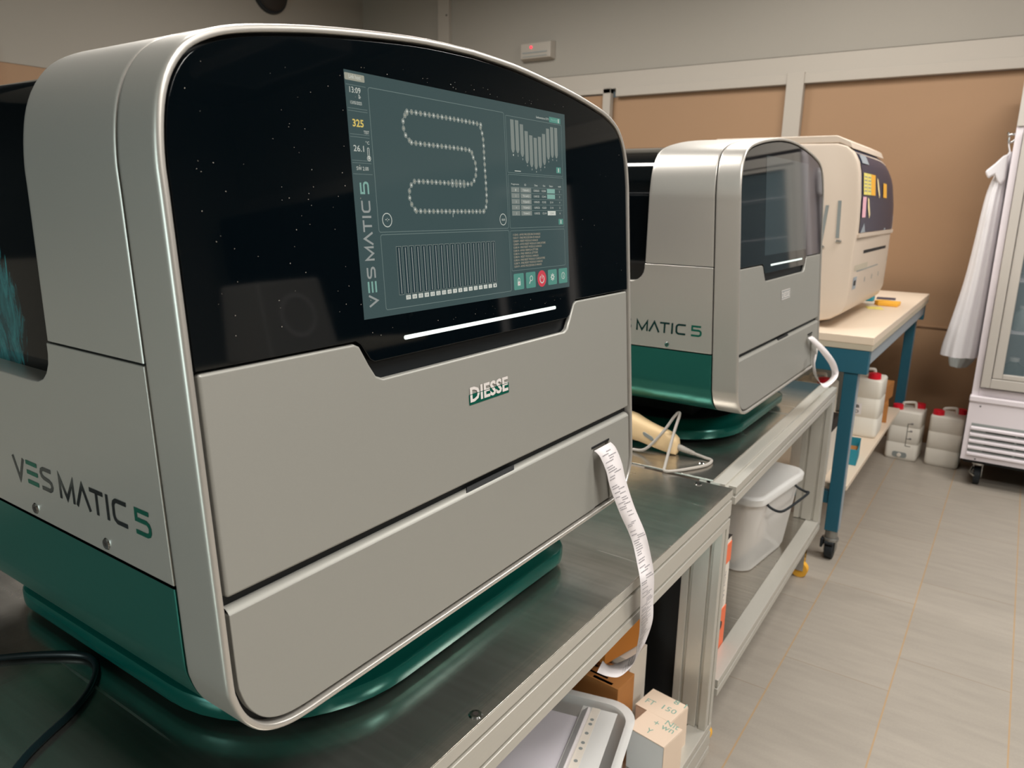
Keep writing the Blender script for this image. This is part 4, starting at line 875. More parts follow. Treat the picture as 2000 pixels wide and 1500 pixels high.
tub('tall translucent tub with lid and black wire handle under the second bench', (2.405, 0.745, Z2), math.radians(-7), 0.195, 0.21, 0.275)
t = thing('carton_inside', 'brown-white carton seen hazily inside the tall translucent tub', 'carton', (2.40, 0.75, Z2 + 0.006), math.radians(-7)); mb = MB(); mb.box(-0.12, 0.12, -0.12, 0.12, 0, 0.18, 'carton2'); obj('box', mb, t, 0.002); t.name = 'stored_carton'
t = thing('jug', 'translucent jug with black strap handle at the back of the second bench', 'jug', (2.690, 0.76, Z2))
mb = MB(); R_ = []
for r, z in ((0.05, 0), (0.058, 0.01), (0.060, 0.22), (0.056, 0.27), (0.04, 0.295), (0.03, 0.305)): R_.append([(r * math.cos(a * math.pi / 14), r * math.sin(a * math.pi / 14), z) for a in range(28)])
mb.loft(R_, 'tubp'); obj('jug_body', mb, t, 0, 50)
mb = MB(); mb.tube(cat([(-0.02, -0.05, 0.290), (-0.03, -0.075, 0.305), (0.02, -0.085, 0.312), (0.035, -0.080, 0.292), (0.02, -0.070, 0.25), (0.0, -0.060, 0.225)], 4), 0.006, 'rubber', 10); obj('handle', mb, t, 0, 60)

# ============================================================ BLUE TABLE
def table():
    t = thing('wheeled_table', 'petrol blue steel table with cream worktop and lower shelf on castors', 'table', (3.9, 0.80, 0)); ox, oy = -3.9, -0.80
    X0, X1, Y0, Y1 = 2.985, 4.80, 0.415, 1.18
    def B(name, b, mn, bv=0.002): mb = MB(); mb.box(b[0] + ox, b[1] + ox, b[2] + oy, b[3] + oy, b[4], b[5], mn); return obj(name, mb, t, bv)
    B('worktop', (X0, X1, Y0, Y1, 0.888, 0.919), 'creamtop', 0.003); B('worktop_edge', (X0 + 0.001, X1 - 0.001, Y0 + 0.001, Y1 - 0.001, 0.866, 0.8878), 'edge')
    B('end_beam', (X0 + 0.004, X0 + 0.05, Y0 + 0.01, Y1 - 0.01, 0.775, 0.8658), 'blue'); B('end_beam', (X1 - 0.05, X1 - 0.004, Y0 + 0.01, Y1 - 0.01, 0.775, 0.8658), 'blue')
    B('long_apron', (X0 + 0.0505, X1 - 0.0505, Y0 + 0.012, Y0 + 0.04, 0.805, 0.8658), 'bluegrey'); B('long_apron', (X0 + 0.0505, X1 - 0.0505, Y1 - 0.04, Y1 - 0.012, 0.805, 0.8658), 'bluegrey')
    for x in (X0 + 0.012, X1 - 0.075):
        for y in (0.456, Y1 - 0.09):
            mb = MB(); mb.box(x + ox, x + 0.05 + ox, y + oy, y + 0.050 + oy, 0.125, 0.7748, 'blue'); lg = obj('leg', mb, t, 0.003)
            mb = MB(); mb.box(x + 0.004 + ox, x + 0.046 + ox, y - 0.0015 + oy, y - 0.0003 + oy, 0.13, 0.772, 'bluegrey'); obj('cover_strip', mb, lg)
            mb = MB(); cx, cy = x + 0.025 + ox, y + 0.025 + oy; mb.cyl((cx, cy, 0.092), (0, 0, 1), 0.024, 0.033, 'slat'); mb.cyl((cx, cy, 0.080), (0, 0, 1), 0.030, 0.012, 'slat')
            mb.box(cx - 0.006, cx + 0.034, cy - 0.022, cy - 0.018, 0.03, 0.086, 'slat'); mb.box(cx - 0.006, cx + 0.034, cy + 0.018, cy + 0.022, 0.03, 0.086, 'slat'); ca = obj('castor', mb, t, 0.001)
            mb = MB(); mb.cyl((cx + 0.005, cy - 0.016, 0.036), (0, 1, 0), 0.036, 0.032, 'rubber', 32); obj('wheel', mb, ca, 0.004)
            mb = MB(); mb.box(cx - 0.03, cx + 0.01, cy + 0.024, cy + 0.034, 0.05, 0.09, 'rubber'); mb.box(cx - 0.035, cx - 0.005, cy - 0.018, cy + 0.018, 0.068, 0.080, 'rubber'); obj('brake', mb, ca, 0.004)
    B('lower_shelf', (X0 + 0.065, 4.50, Y0 + 0.035, Y1 - 0.03, 0.288, 0.308), 'creamtop'); B('shelf_beam', (X0 + 0.022, X0 + 0.052, 0.5065, Y1 - 0.0905, 0.235, 0.286), 'blue'); B('shelf_beam', (4.45, 4.48, 0.5065, Y1 - 0.0905, 0.235, 0.286), 'blue')
table()
TS = 0.3085
# ---- jerrycans
def jerrycan(label, loc, rz, caps=2, scale_marks=True, tap=True, group='jerrycans with red caps'):
    t = thing('jerrycan', label, 'jerrycan', loc, rz, group); w, d, h = 0.082, 0.088, 0.300; mb = MB(); R_ = []
    for ins, z in ((0.012, 0), (0.004, 0.002), (0.0005, 0.010), (0, 0.02), (0, 0.094), (0.0016, 0.0965), (0.0016, 0.099), (0, 0.1015), (0, 0.190), (0.0016, 0.1925), (0.0016, 0.195), (0, 0.1975), (0, 0.274), (0.002, 0.280), (0.007, 0.2845), (0.016, 0.286), (0.05, 0.2865)):
        R_.append([(y, x, z) for x, y in rr(-w + ins, -d + ins, w - ins, d - ins, 0.020 - ins * 0.2, 5)])
    R_ = [[(p[0], p[1], p[2]) for p in r] for r in R_]
    mb.loft(R_, 'can'); obj('can_body', mb, t, 0, 50)
    # handle bridge runs across, caps at both sides
    mb = MB(); P = cat([(-0.012, 0.030, 0.283), (-0.010, 0.030, 0.306), (-0.008, 0.020, 0.316), (0.014, -0.022, 0.318), (0.018, -0.030, 0.308), (0.020, -0.032, 0.283)], 4); mb.tube(P, 0.0075, 'can', 10); obj('handle', mb, t, 0, 60)
    cp = [(-0.052, 0.048), (0.045, -0.048)] if caps > 1 else [(-0.050, -0.040)]
    for (x, y) in cp:
        mb = MB(); mb.cyl((x, y, 0.285), (0, 0, 1), 0.029, 0.026, 'red', 28, 0.027); mb.cyl((x, y, 0.311), (0, 0, 1), 0.020, 0.002, 'red', 28); obj('cap', mb, t, 0.002)
    if scale_marks:
        mb = MB(); x = -d - 0.0008; fn = lambda y, z: (x, y, z); mb.rect(-0.0215, 0.085, -0.0185, 0.215, fn, 'ink')
        for k, z in enumerate((0.215, 0.172, 0.128, 0.086)): mb.rect(-0.046, z - 0.0016, -0.0185, z + 0.0016, fn, 'ink'); mb.rect(-0.046, z + 0.003, -0.034, z + 0.008, fn, 'inkg') if k < 3 else None
        obj('level_scale', mb, t, 0, 0)
    if tap:
        mb = MB(); P = rr(-0.034, 0.014, 0.040, 0.046, 0.012); mb.prism([(-d - 0.0005, y, z) for y, z in P], [(-d - 0.002, y, z) for y, z in P], 'slot'); tp = obj('tap_recess', mb, t, 0.0006); mb = MB(); mb.cyl((-d - 0.002, 0.004, 0.029), (-1, 0, 0), 0.011, 0.006, 'paperw', 20); obj('tap_plug', mb, tp, 0.001)
    return t
jerrycan('white jerrycan with level scale and red caps on the floor beside the blue table leg', (4.640, 0.418, 0.0), math.radians(-3))
jerrycan('white jerrycan without scale on the floor right beside the fridge', (4.640, 0.216, 0.0), math.radians(-3), scale_marks=False, tap=False)
t = jerrycan('white jerrycan with a printed label on the table shelf, partly behind the front leg', (3.88, 0.548, TS), math.radians(0), caps=1, scale_marks=False, tap=False)
mb = MB(); fn = lambda y, z: (-0.0893, y, z); mb.rect(-0.006, 0.110, 0.040, 0.165, fn, 'paper'); o = obj('label', mb, t, 0, 0)
mb = MB(); fn2 = lambda y, z: (-0.0899, y, z); text2d(mb, 'I B', 1, lambda u, v: fn2(0.034 - u, 0.141 + v), 'ink', w=0.030, h=0.016, bold=0.02); text2d(mb, 'I D', 1, lambda u, v: fn2(0.034 - u, 0.116 + v), 'ink', w=0.030, h=0.016, bold=0.02); obj('label_text', mb, o, 0, 0)
t = jerrycan('white jerrycan with a yellow hazard label behind the blue table leg', (3.62, 0.720, TS), 0, caps=1, scale_marks=False, tap=False)
mb = MB(); mb.rect(-0.05, 0.03, 0.05, 0.155, lambda y, z: (-0.0893, y, z), 'paper'); mb.rect(-0.03, 0.118, 0.01, 0.150, lambda y, z: (-0.0898, y, z), 'amber')
for k in range(4): mb.rect(-0.04, 0.045 + k * 0.016, 0.03 - 0.01 * (k % 2), 0.050 + k * 0.016, lambda y, z: (-0.0898, y, z), 'inkg')
obj('label', mb, t, 0, 0)
# other things on the shelf
t = thing('white_box', 'tall white box with a dark top at the near end of the table shelf', 'box', (3.20, 0.605, TS)); mb = MB(); mb.box(-0.07, 0.07, -0.06, 0.09, 0, 0.185, 'paperw'); obj('box', mb, t, 0.003); mb = MB(); mb.box(-0.0705, 0.0705, -0.0605, 0.0905, 0.1855, 0.235, 'ink'); obj('dark_top', mb, t, 0.002)
t = thing('open_box', 'small open teal cardboard box on the table shelf beside the leg', 'box', (3.40, 0.505, TS), math.radians(5)); mb = MB(); a, b, h = 0.075, 0.030, 0.070
for bx in ((-a, a, -b, -b + 0.002, 0, h), (-a, a, b - 0.002, b, 0, h), (-a, -a + 0.002, -b, b, 0, h), (a - 0.002, a, -b, b, 0, h * 1.2), (-a, a, -b, b, 0, 0.002)): mb.box(*bx, 'tealbox')
obj('box', mb, t, 0.0006); mb = MB(); mb.box(-a + 0.003, a - 0.003, -b + 0.003, b - 0.003, 0.003, 0.045, 'card'); obj('inner_lining', mb, t)
carton('cardboard_box', 'lower brown cardboard box at the far end of the table shelf', 'cardboard box', (4.22, 0.555, TS), math.radians(8), 0.20, 0.15, 0.095, 'card', group='cardboard boxes on the table shelf')
carton('cardboard_box', 'upper brown cardboard box stacked at the far end of the table shelf', 'cardboard box', (4.26, 0.56, TS + 0.096), math.radians(-4), 0.19, 0.15, 0.085, 'card', group='cardboard boxes on the table shelf')
t = thing('grey_bin', 'large dark grey bin standing behind the cartons on the table shelf', 'bin', (4.33, 0.84, TS)); mb = MB(); R_ = []
for ins, z in ((0.02, 0), (0.01, 0.01), (0, 0.40), (-0.008, 0.402), (-0.008, 0.42), (0.01, 0.42)): R_.append([(x, y, z) for x, y in rr(-0.14 + ins, -0.16 + ins, 0.14 - ins, 0.16 - ins, 0.03)])
mb.loft(R_, 'slot'); obj('bin_body', mb, t, 0, 50)

# ============================================================ CREAM ANALYSER ON THE TABLE
TT2 = 0.9192
def cream_analyser():
    t = thing('cream_analyser', 'large cream analyser with dark sloping window and sticky notes, on the blue table', 'analyser', (3.55, 0.90, TT2)); ox, oy, oz = -3.55, -0.90, FZ - TT2
    Pp = [(0.80, -.452), (.68, -.445), (.60, -.425), (.555, -.395), (.543, -.36), (.541, -.25), (.541, -.06), (.546, .04), (.556, .13), (.566, .17), (.585, .205), (.61, .226), (.645, .236), (.80, .238), (1.13, .238), (1.16, .22), (1.17, .18), (1.17, -.42), (1.14, -.452)]
    Pc = Pp
    secs = [(3.100, 0.010, 0), (3.103, 0.003, 0), (3.110, 0, 0), (3.3, 0, 0), (3.6, 0, 0), (3.75, 0, 0.003), (3.84, 0, 0.012), (3.92, 0.001, 0.032), (3.98, 0.004, 0.066), (4.02, 0.012, 0.11), (4.035, 0.03, 0.15)]
    cy, cz = 0.85, -0.1; rings = []
    for X, ins, drop in secs:
        ring = []
        for (y, z) in Pc:
            yy = y + (ins if y < cy else -ins); zz = z + (ins if z < cz else -ins)
            if z > -0.05: zz -= drop * min(1, (z + 0.05) / 0.25)
            ring.append((X + ox, yy + oy, zz + oz))
        rings.append(ring)
    mb = MB(); mb.loft(rings, 'cream'); obj('housing', mb, t, 0, 40)
    mb = MB(); P = [(.640, .2385), (1.12, .2385), (1.12, .266), (.652, .266), (.600, .242), (.588, .2155), (.60, .222)]
    mb.prism([(3.115 + ox, y + oy, z + oz) for y, z in P], [(3.80 + ox, y + oy, z + oz) for y, z in P], 'cream'); obj('lid', mb, t, 0.004)
    PR = [(-.42, .59), (-.395, .555), (-.36, .543), (-.25, .541), (-.06, .541), (.04, .546), (.13, .556), (.17, .566), (.205, .585), (.226, .61), (.236, .645)]
    DR = [(3.0, 0), (3.6, 0), (3.75, .003), (3.84, .012), (3.92, .032), (3.98, .066), (4.02, .11)]
    def itp(T_, v):
        for (a0, b0), (a1, b1) in zip(T_, T_[1:]):
            if v <= a1: return b0 + (b1 - b0) * max(0, (v - a0)) / (a1 - a0)
        return T_[-1][1]
    fn = lambda off: (lambda x, z: (x + ox, itp(PR, z) - off + (itp([(3.0, 0), (3.92, .001), (3.98, .004), (4.02, .012)], x)) + oy, z - itp(DR, x) * max(0, min(1, (z + 0.05) / 0.25)) + oz + off * 0.3))
    # window follows the front
    mb = MB(); a, b = fn(0.003), fn(-0.002)
    cols = [3.14 + (3.985 - 3.14) * i / 16 for i in range(17)]; rows = []
    for j in range(13):
        z_ = -0.092 + (0.214 + 0.092) * j / 12; rows.append([a(x, z_) for x in cols])
    mb.loft(rows, 'navy', False); obj('window', mb, t, 0, 60)
    c = fn(0.004)
    for P_ in ([(3.70, -0.092), (3.985, -0.092), (3.985, -0.020)], [(3.16, -0.092), (3.26, -0.092), (3.22, -0.055)]): mb = MB(); mb.poly(P_, c, 'bluegrey'); obj('window_corner', mb, t, 0, 0)
    for k, (x0, z0_, x1, z1, mn) in enumerate([(3.160, 0.050, 3.235, 0.130, 'yellow'), (3.238, 0.050, 3.320, 0.130, 'yellow'), (3.323, 0.050, 3.420, 0.130, 'amber'), (3.150, -0.035, 3.225, 0.042, 'pink'), (3.62, 0.045, 3.71, 0.105, 'amber')]):
        mb = MB(); mb.poly([(x0, z0_), (x1, z0_), (x1, z1), (x0, z1)], fn(0.0055), mn); sn = obj('sticky_note', mb, t, 0, 0)
        if mn == 'yellow':
            mb = MB()
            for q in range(5): mb.rect(x0 + 0.012, z0_ + 0.012 + q * 0.013, x1 - 0.012, z0_ + 0.016 + q * 0.013, fn(0.0062), 'inkg')
            obj('note_writing', mb, sn, 0, 0)
    for (x, z_) in ((3.46, 0.085), (3.25, 0.005)): mb = MB(); mb.poly([(x, z_ + 0.035), (x + 0.03, z_ + 0.03), (x + 0.075, z_ - 0.03), (x + 0.06, z_ - 0.045), (x + 0.02, z_ - 0.01)], fn(0.0055), 'bananac'); obj('paper_tag', mb, t, 0, 0)
    mb = MB(); mb.poly([(3.16, 0.165), (3.30, 0.165), (3.30, 0.198), (3.16, 0.198)], fn(0.0055), 'bluegrey'); sn = obj('warning_label', mb, t, 0, 0)
    # front fascia: ledge, slots, drawer grooves, label
    mb = MB(); f1, f2 = fn(0.010), fn(-0.004); P = [(3.12, -0.112), (3.99, -0.112), (3.99, -0.096), (3.12, -0.096)]; mb.prism([f1(*p) for p in P], [f2(*p) for p in P], 'cream'); obj('front_ledge', mb, t, 0.002)
    for (x0, x1, z0_, z1, mn) in ((3.30, 3.86, -0.176, -0.163, 'black'), (3.15, 3.95, -0.238, -0.216, 'edge'), (3.20, 3.70, -0.244, -0.239, 'slot')):
        mb = MB(); mb.poly([(x0, z0_), (x1, z0_), (x1, z1), (x0, z1)], fn(0.001), mn); obj('drawer_slot', mb, t, 0, 0)
    mb = MB(); c = fn(0.0012); mb.rect(3.155, -0.310, 3.225, -0.262, c, 'bluegrey'); mb.rect(3.17, -0.296, 3.21, -0.276, fn(0.0018), 'ink'); obj('front_label', mb, t, 0, 0)
    for k in range(3): mb = MB(); mb.rect(3.40 + k * 0.17, -0.296, 3.415 + k * 0.17, -0.276, fn(0.0012), 'slot'); obj('button', mb, t, 0, 0)
    # recessed grips on the near side
    for (yt, yb, zt, zb) in ((0.612, 0.606, 0.028, -0.112), (0.655, 0.665, 0.010, -0.135)):
        mb = MB(); w = 0.006; xs = 3.0995 + ox; mb.prism([(xs, yt - w + oy, zt + oz), (xs, yt + w + oy, zt + oz), (xs, yb + w + oy, zb + oz), (xs, yb - w + oy, zb + oz)], [(xs - 0.0015, yt - w + oy, zt + oz), (xs - 0.0015, yt + w + oy, zt + oz), (xs - 0.0015, yb + w + oy, zb + oz), (xs - 0.0015, yb - w + oy, zb + oz)], 'slot'); g = obj('grip_recess', mb, t, 0)
        mb = MB(); mb.cyl((xs - 0.001, yb + 0.004 + oy, zb - 0.012 + oz), (0, -1, 0), 0.006, 0.020, 'chrome', 14); obj('latch', mb, g, 0.002)
cream_analyser()
# small things on the worktop
t = thing('tape_dispenser', 'orange-yellow roll dispenser lying on the cream worktop', 'tape dispenser', (4.06, 0.515, TT2)); mb = MB(); mb.box(-0.05, 0.06, -0.04, 0.05, 0, 0.018, 'amber'); mb.cyl((0.0, 0.03, 0), (0, 0, 1), 0.04, 0.022, 'amber', 24); obj('body', mb, t, 0.004)
sheet('paper_slip', 'pale yellow paper slip beside the orange dispenser', 3.90, 0.56, TT2 + 0.0002, 0.3, 0.10, 0.07, 'yellow', cat_='paper')
sheet('blue_card', 'flat dark blue card at the far end of the cream worktop', 4.36, 0.575, TT2 + 0.0002, 0.1, 0.10, 0.09, 'navy', th=0.002, cat_='card')
mb = MB(); mb.box(-0.03, 0.03, -0.02, 0.02, 0, 0.035, 'tealbox'); o = obj('teal_block', mb, None, 0.006); o.location = (4.20, 0.63, TT2); tag(o, 'small teal block under the right end of the cream analyser', 'box')

# ============================================================ FRIDGE
def fridge():
    t = thing('display_fridge', 'tall white glass door fridge on castors at the right edge', 'fridge', (4.55, -0.22, 0)); ox, oy = -4.55, 0.22
    YL, YR, XF, XB = 0.122, -0.56, 4.30, 4.85
    def B(name, b, mn, bv=0.003, par=None): mb = MB(); mb.box(b[0] + ox, b[1] + ox, b[2] + oy, b[3] + oy, b[4], b[5], mn); return obj(name, mb, par or t, bv)
    mb = MB()
    for b in ((XF, XB, YL - 0.03, YL, .48, 2.02), (XF, XB, YR, YR + 0.03, .48, 2.02), (XB - 0.03, XB, YR + 0.03, YL - 0.03, .48, 2.02), (XF, XB, YR + 0.03, YL - 0.03, .48, 0.52), (XF, XB, YR + 0.03, YL - 0.03, 1.83, 2.02)): mb.box(b[0] + ox, b[1] + ox, b[2] + oy, b[3] + oy, b[4], b[5], 'fridge')
    obj('cabinet', mb, t, 0.002)
    dr = B('door', (XF - 0.032, XF - 0.002, 0.050, 0.090, .53, 1.74), 'fridgeg'); d = dr
    for b in ((XF - 0.032, XF - 0.002, YR + 0.03, YR + 0.07, .53, 1.74), (XF - 0.032, XF - 0.002, YR + 0.07, 0.05, .53, .578), (XF - 0.032, XF - 0.002, YR + 0.07, 0.05, 1.69, 1.74)): B('door_rail', b, 'fridgeg', 0.003, dr)
    for b in ((XF - 0.026, XF - 0.004, 0.006, 0.048, .58, 1.688), (XF - 0.026, XF - 0.004, YR + 0.072, YR + 0.11, .58, 1.688), (XF - 0.026, XF - 0.004, YR + 0.11, 0.006, .58, .605), (XF - 0.026, XF - 0.004, YR + 0.11, 0.006, 1.665, 1.688)): B('inner_frame', b, 'fridgeg', 0.004, dr)
    B('glass_pane', (XF - 0.016, XF - 0.010, YR + 0.11, 0.006, .605, 1.665), 'pane', 0, dr)
    B('header', (XF - 0.01, XF - 0.002, YR, YL, 1.76, 2.0), 'fridgeg')
    B('plinth_ledge', (XF - 0.030, XF + 0.02, YR - 0.004, YL + 0.005, .452, .482), 'fridge', 0.006)
    mb = MB(); mb.box(XF - 0.022 + ox, XB + ox, YR + oy, YL + 0.002 + oy, 0.150, 0.452, 'fridge'); mb.cyl((XF - 0.0225 + ox, 0.075 + oy, .432), (-1, 0, 0), 0.004, 0.0005, 'black', 12); mb.cyl((XF - 0.0225 + ox, 0.06 + oy, .158), (-1, 0, 0), 0.004, 0.0005, 'black', 12); lo = obj('motor_cover', mb, t, 0.004)
    mb = MB()
    for k in range(5):
        z_ = 0.335 - 0.0335 * k; mb.box(XF - 0.0228 + ox, XF - 0.0222 + ox, YR + 0.03 + oy, 0.100 + oy, z_ - 0.006, z_ + 0.008, 'slot')
        if k: mb.box(XF - 0.0232 + ox, XF - 0.0227 + ox, -0.09 + oy, 0.035 + oy, z_ + 0.001, z_ + 0.006, 'black'); mb.box(XF - 0.0232 + ox, XF - 0.0227 + ox, -0.26 + oy, -0.10 + oy, z_ + 0.001, z_ + 0.006, 'black')
    obj('vent_slots', mb, lo, 0, 0)
    for k in range(5):
        z_ = 0.318 - 0.0335 * k; mb = MB(); mb.prism([(XF - 0.0228 + ox, YR + 0.03 + oy, z_ - 0.010), (XF - 0.034 + ox, YR + 0.03 + oy, z_ - 0.006), (XF - 0.034 + ox, YR + 0.03 + oy, z_ + 0.004), (XF - 0.0228 + ox, YR + 0.03 + oy, z_ + 0.010)], [(XF - 0.0228 + ox, 0.100 + oy, z_ - 0.010), (XF - 0.034 + ox, 0.100 + oy, z_ - 0.006), (XF - 0.034 + ox, 0.100 + oy, z_ + 0.004), (XF - 0.0228 + ox, 0.100 + oy, z_ + 0.010)], 'fridge'); obj('vent_slat', mb, lo, 0.001)
    B('under_shade_block', (XF + 0.01, XB - 0.01, YR + 0.01, YL - 0.01, 0.128, 0.1495), 'black', 0)  # black block added in place of the shade below the fridge
    for z_ in (0.80, 1.05, 1.30, 1.52): B('wire_shelf', (XF + 0.02, XB - 0.035, YR + 0.035, YL - 0.035, z_, z_ + 0.008), 'fridge', 0)
    for (x, y) in ((XF + 0.07, YL - 0.08), (XF + 0.07, YR + 0.08), (XB - 0.07, YL - 0.08), (XB - 0.07, YR + 0.08)):
        mb = MB(); mb.cyl((x + ox, y + oy, 0.110), (0, 0, 1), 0.03, 0.0175, 'chrome'); mb.box(x - 0.028 + ox, x + 0.03 + ox, y + 0.018 + oy, y + 0.021 + oy, 0.05, 0.125, 'chrome'); mb.box(x - 0.028 + ox, x + 0.03 + ox, y - 0.021 + oy, y - 0.018 + oy, 0.05, 0.125, 'chrome'); mb.tube([(x - 0.02 + ox, y + 0.02 + oy, 0.10), (x - 0.05 + ox, y + 0.03 + oy, 0.075), (x - 0.06 + ox, y + 0.01 + oy, 0.06)], 0.006, 'chrome'); ca = obj('castor', mb, t, 0.001)
        mb = MB(); mb.cyl((x + 0.01 + ox, y - 0.015 + oy, 0.046), (0, 1, 0), 0.046, 0.030, 'rubber', 32); obj('wheel', mb, ca, 0.004)
M['pane'] = mat('fridge_glass', rgb(120, 140, 146), 0.03, alpha=0.30)
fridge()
BL = ['dark bottle seen through the fridge glass on its lower shelf', 'grey carton seen through the fridge glass beside the dark bottle', 'pale box behind the lowest fridge glass', 'dark grey box on the fridge shelf above']
for k, (x, y, z_, w, h, mn) in enumerate([(4.42, -0.03, 0.809, 0.035, 0.12, 'slot'), (4.42, -0.12, 0.809, 0.04, 0.15, 'bluegrey'), (4.42, -0.03, 0.5205, 0.05, 0.15, 'ink'), (4.42, -0.14, 0.5205, 0.05, 0.12, 'bluegrey')]):
    t = thing('stored_bottle', ['grey bottle', 'blue-grey bottle', 'dark bottle', 'pale blue bottle'][k] + [' on the shelf', ' on the shelf', ' on the fridge floor', ' on the fridge floor'][k] + ' behind the fridge glass' + ['', ', right of the grey one', '', ', right of the dark one'][k], 'bottle', (x, y, z_), 0, 'bottles inside the fridge')
    mb = MB(); R_ = [[(r * math.cos(a * math.pi / 12), r * math.sin(a * math.pi / 12), z2) for a in range(24)] for r, z2 in ((w * 0.9, 0), (w, 0.006), (w, h * 0.7), (w * 0.4, h * 0.85), (w * 0.38, h * 0.9))]; mb.loft(R_, mn); obj('bottle', mb, t, 0, 50)
    mb = MB(); mb.cyl((0, 0, h * 0.88), (0, 0, 1), w * 0.46, h * 0.13, 'white', 20); obj('cap', mb, t, 0.001)

# ============================================================ COATS ON A HOOK
t = thing('coat_hook', 'chrome hook at the upper left side of the fridge holding the coats', 'hook', (4.56, 0.1225, FZ + 0.355)); mb = MB(); mb.box(-0.02, 0.02, 0, 0.004, -0.03, 0.03, 'rubber'); obj('mount', mb, t, 0.001)
mb = MB(); mb.tube(cat([(0, 0.004, 0.01), (0, 0.02, 0.012), (0, 0.034, 0.008), (0, 0.036, 0.022)], 4), 0.006, 'chrome', 10); mb.tube(cat([(0, 0.004, -0.01), (0, 0.018, -0.026), (0, 0.030, -0.020), (0, 0.032, -0.006)], 4), 0.005, 'chrome', 10); obj('prong', mb, t, 0, 60)
def coat(name, label, X, prof, xw, mn, seed, sleeve=None, folds=5, amp=0.09):
    # prof: (z, y inner, y outer); cloth hangs as a closed folded curtain
    rnd = random.Random(seed); ph = rnd.uniform(0, 6); rings = []; zs = []
    Pz = cat([(z, a, b) for z, a, b in prof], 4)
    z00 = prof[0][0]
    for i, (z, a, b) in enumerate(Pz):
        q = i / (len(Pz) - 1); ring = []; w = xw * (0.25 + 0.75 * min(1, q * 2.2))
        for k in range(56):
            an = 2 * math.pi * k / 56; cy, hy = (a + b) / 2, (b - a) / 2
            fo = 1 + amp * min(1, q * 1.5) * math.sin(folds * an + ph + 1.2 * q) + 0.05 * math.sin(13 * an + ph * 2 + 3 * q)
            # keep the outer silhouette, ripple the face toward the camera
            yy = cy + hy * math.cos(an) * (1 - 0.10 * (fo - 1)); xx = w * math.sin(an) * fo
            ring.append((xx, yy, z))
        rings.append(ring)
    t = thing(name, label, 'coat', (X, 0.16, FZ + prof[-1][0]), 0, None)
    mb = MB(); mb.loft([[(x, y - 0.16, z - prof[-1][0]) for x, y, z in r] for r in rings], mn); o = obj('cloth', mb, t, 0, 70)
    mb = MB(); hz = FZ + 0.352 - (FZ + prof[-1][0]); tz = prof[0][0] - prof[-1][0]; mb.tube(cat([(4.56 - X, 0.152 - 0.16, hz), (4.56 - X - 0.01, 0.150 - 0.16, hz - 0.03), (0.0, 0.136 - 0.16, tz - 0.004)], 4), 0.003, mn, 8); obj('hanging_loop', mb, t, 0, 60)
    if sleeve == 'flap':
        mb = MB(); P = [(.138, .268), (.160, .258), (.190, .222), (.226, .186), (.207, .150), (.196, .162), (.182, .170), (.168, .140), (.150, .120), (.136, .150)]; mb.prism([(-0.085, y - 0.16, z - prof[-1][0]) for y, z in P], [(-0.050, y - 0.16, z - prof[-1][0]) for y, z in P], mn); obj('sleeve', mb, t, 0.010)
    elif sleeve:
        mb = MB(); R_ = []
        for (y, z, r, dx) in sleeve: R_.append([(dx + r * 0.6 * math.sin(2 * math.pi * k / 18), y - 0.16 + r * 0.55 * math.cos(2 * math.pi * k / 18), z - prof[-1][0] - r * 0.75 * math.cos(2 * math.pi * k / 18)) for k in range(18)])
        mb.loft(R_, mn); obj('sleeve', mb, t, 0, 70)
    return t
coat('lab_coat', 'white lab coat hanging on the hook left of the fridge', 4.50, [(0.280, .128, .142), (0.245, .127, .160), (0.19, .127, .180), (0.10, .128, .205), (0.0, .128, .216), (-0.15, .128, .226), (-0.35, .128, .243), (-0.55, .128, .272), (-0.68, .128, .294), (-0.742, .130, .300)], 0.085, 'coat', 4, 'flap')
coat('hanging_gown', 'grey-green gown hem hanging below the lab coat', 4.72, [(0.24, .128, .150), (0.10, .128, .19), (-0.3, .128, .22), (-0.6, .129, .25), (-0.74, .130, .272), (-0.80, .150, .270), (-0.835, .175, .262)], 0.07, 'coatg', 9, folds=5)
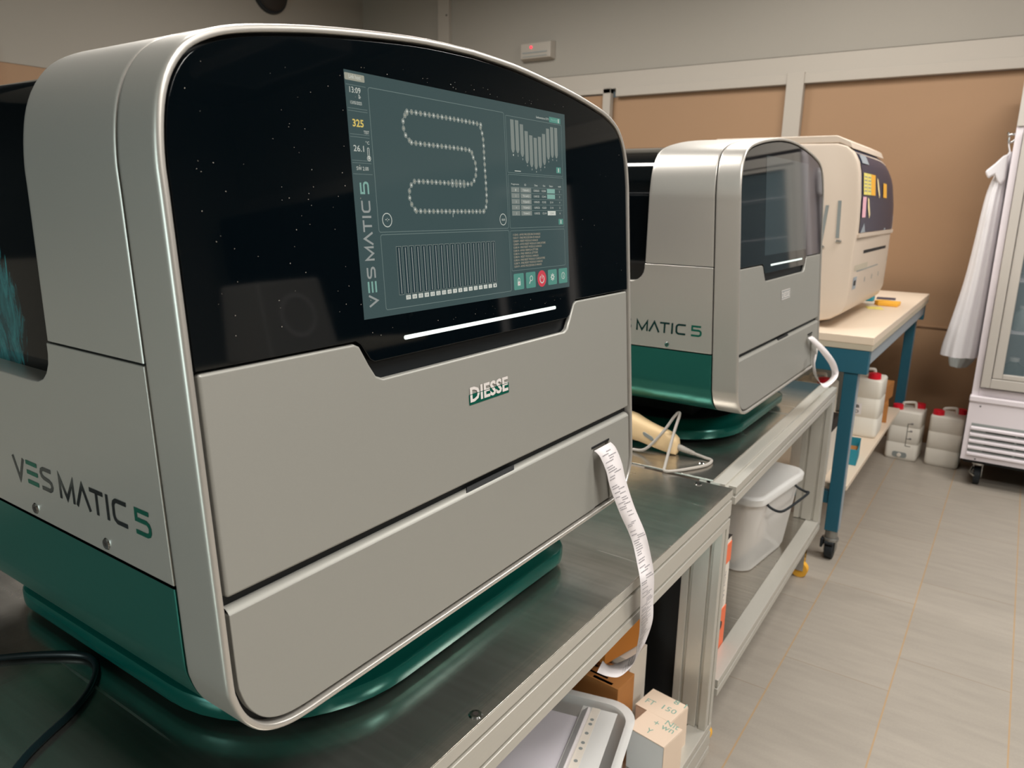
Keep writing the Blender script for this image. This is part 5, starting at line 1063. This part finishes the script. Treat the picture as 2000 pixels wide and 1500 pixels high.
# open lapel fold at the hem
# ============================================================ COUNTER OPPOSITE (mirrored in the black glass)
t = thing('side_counter', 'dark counter along the opposite side of the aisle', 'counter', (3.0, -3.0, 0)); mb = MB(); mb.box(-1.3, 1.3, -0.3, 0.3, 0.83, 0.87, 'edge'); obj('countertop', mb, t, 0.003)
mb = MB(); mb.box(-1.28, 1.28, -0.28, 0.27, 0.0, 0.829, 'woodd'); cb = obj('cabinet_body', mb, t)
for k in range(4): mb = MB(); mb.box(-1.26 + 0.64 * k, -0.64 + 0.64 * k, 0.271, 0.29, 0.05, 0.80, 'woodd'); dd = obj('cabinet_door', mb, t, 0.002); mb = MB(); mb.box(-0.96 + 0.64 * k, -0.94 + 0.64 * k, 0.291, 0.31, 0.55, 0.70, 'chrome'); obj('handle', mb, dd, 0.002)
t = thing('centrifuge', 'white box shaped centrifuge with round drum on the opposite counter', 'centrifuge', (3.16, -2.95, 0.8705)); mb = MB(); mb.prism([(-0.28, -0.24, 0), (0.28, -0.24, 0), (0.28, 0.24, 0), (-0.28, 0.24, 0)], [(-0.25, -0.22, 0.50), (0.25, -0.22, 0.50), (0.25, 0.16, 0.50), (-0.25, 0.16, 0.50)], 'fridgeg'); obj('housing', mb, t, 0.02)
mb = MB(); fn = lambda u, v: (u, 0.2445 - v * 0.16 + 0.002, v); mb.ring(0, 0.27, 0.13, 0.03, fn, 'white', 40); obj('drum_ring', mb, t, 0, 0)

for k in range(3):
    t = thing('tall_cabinet', 'dark tall cabinet on the far wall, ' + ['beside the pale framed door', 'middle of its row', 'next to the right hand wall'][k], 'cabinet', (4.72, -3.0 - 0.92 * k, 0), 0, 'dark tall cabinets')
    mb = MB(); mb.box(-0.25, 0.25, -0.45, 0.45, 0.05, 2.05, 'woodd'); obj('body', mb, t, 0.004)
    for s_ in (-1, 1):
        mb = MB(); mb.box(-0.268, -0.2505, min(s_ * 0.004, s_ * 0.445), max(s_ * 0.004, s_ * 0.445), 0.08, 2.02, 'woodd'); dd = obj('cabinet_door', mb, t, 0.002); mb = MB(); mb.box(-0.29, -0.2685, s_ * 0.05 - 0.008, s_ * 0.05 + 0.008, 1.0, 1.18, 'chrome'); obj('handle', mb, dd, 0.002)
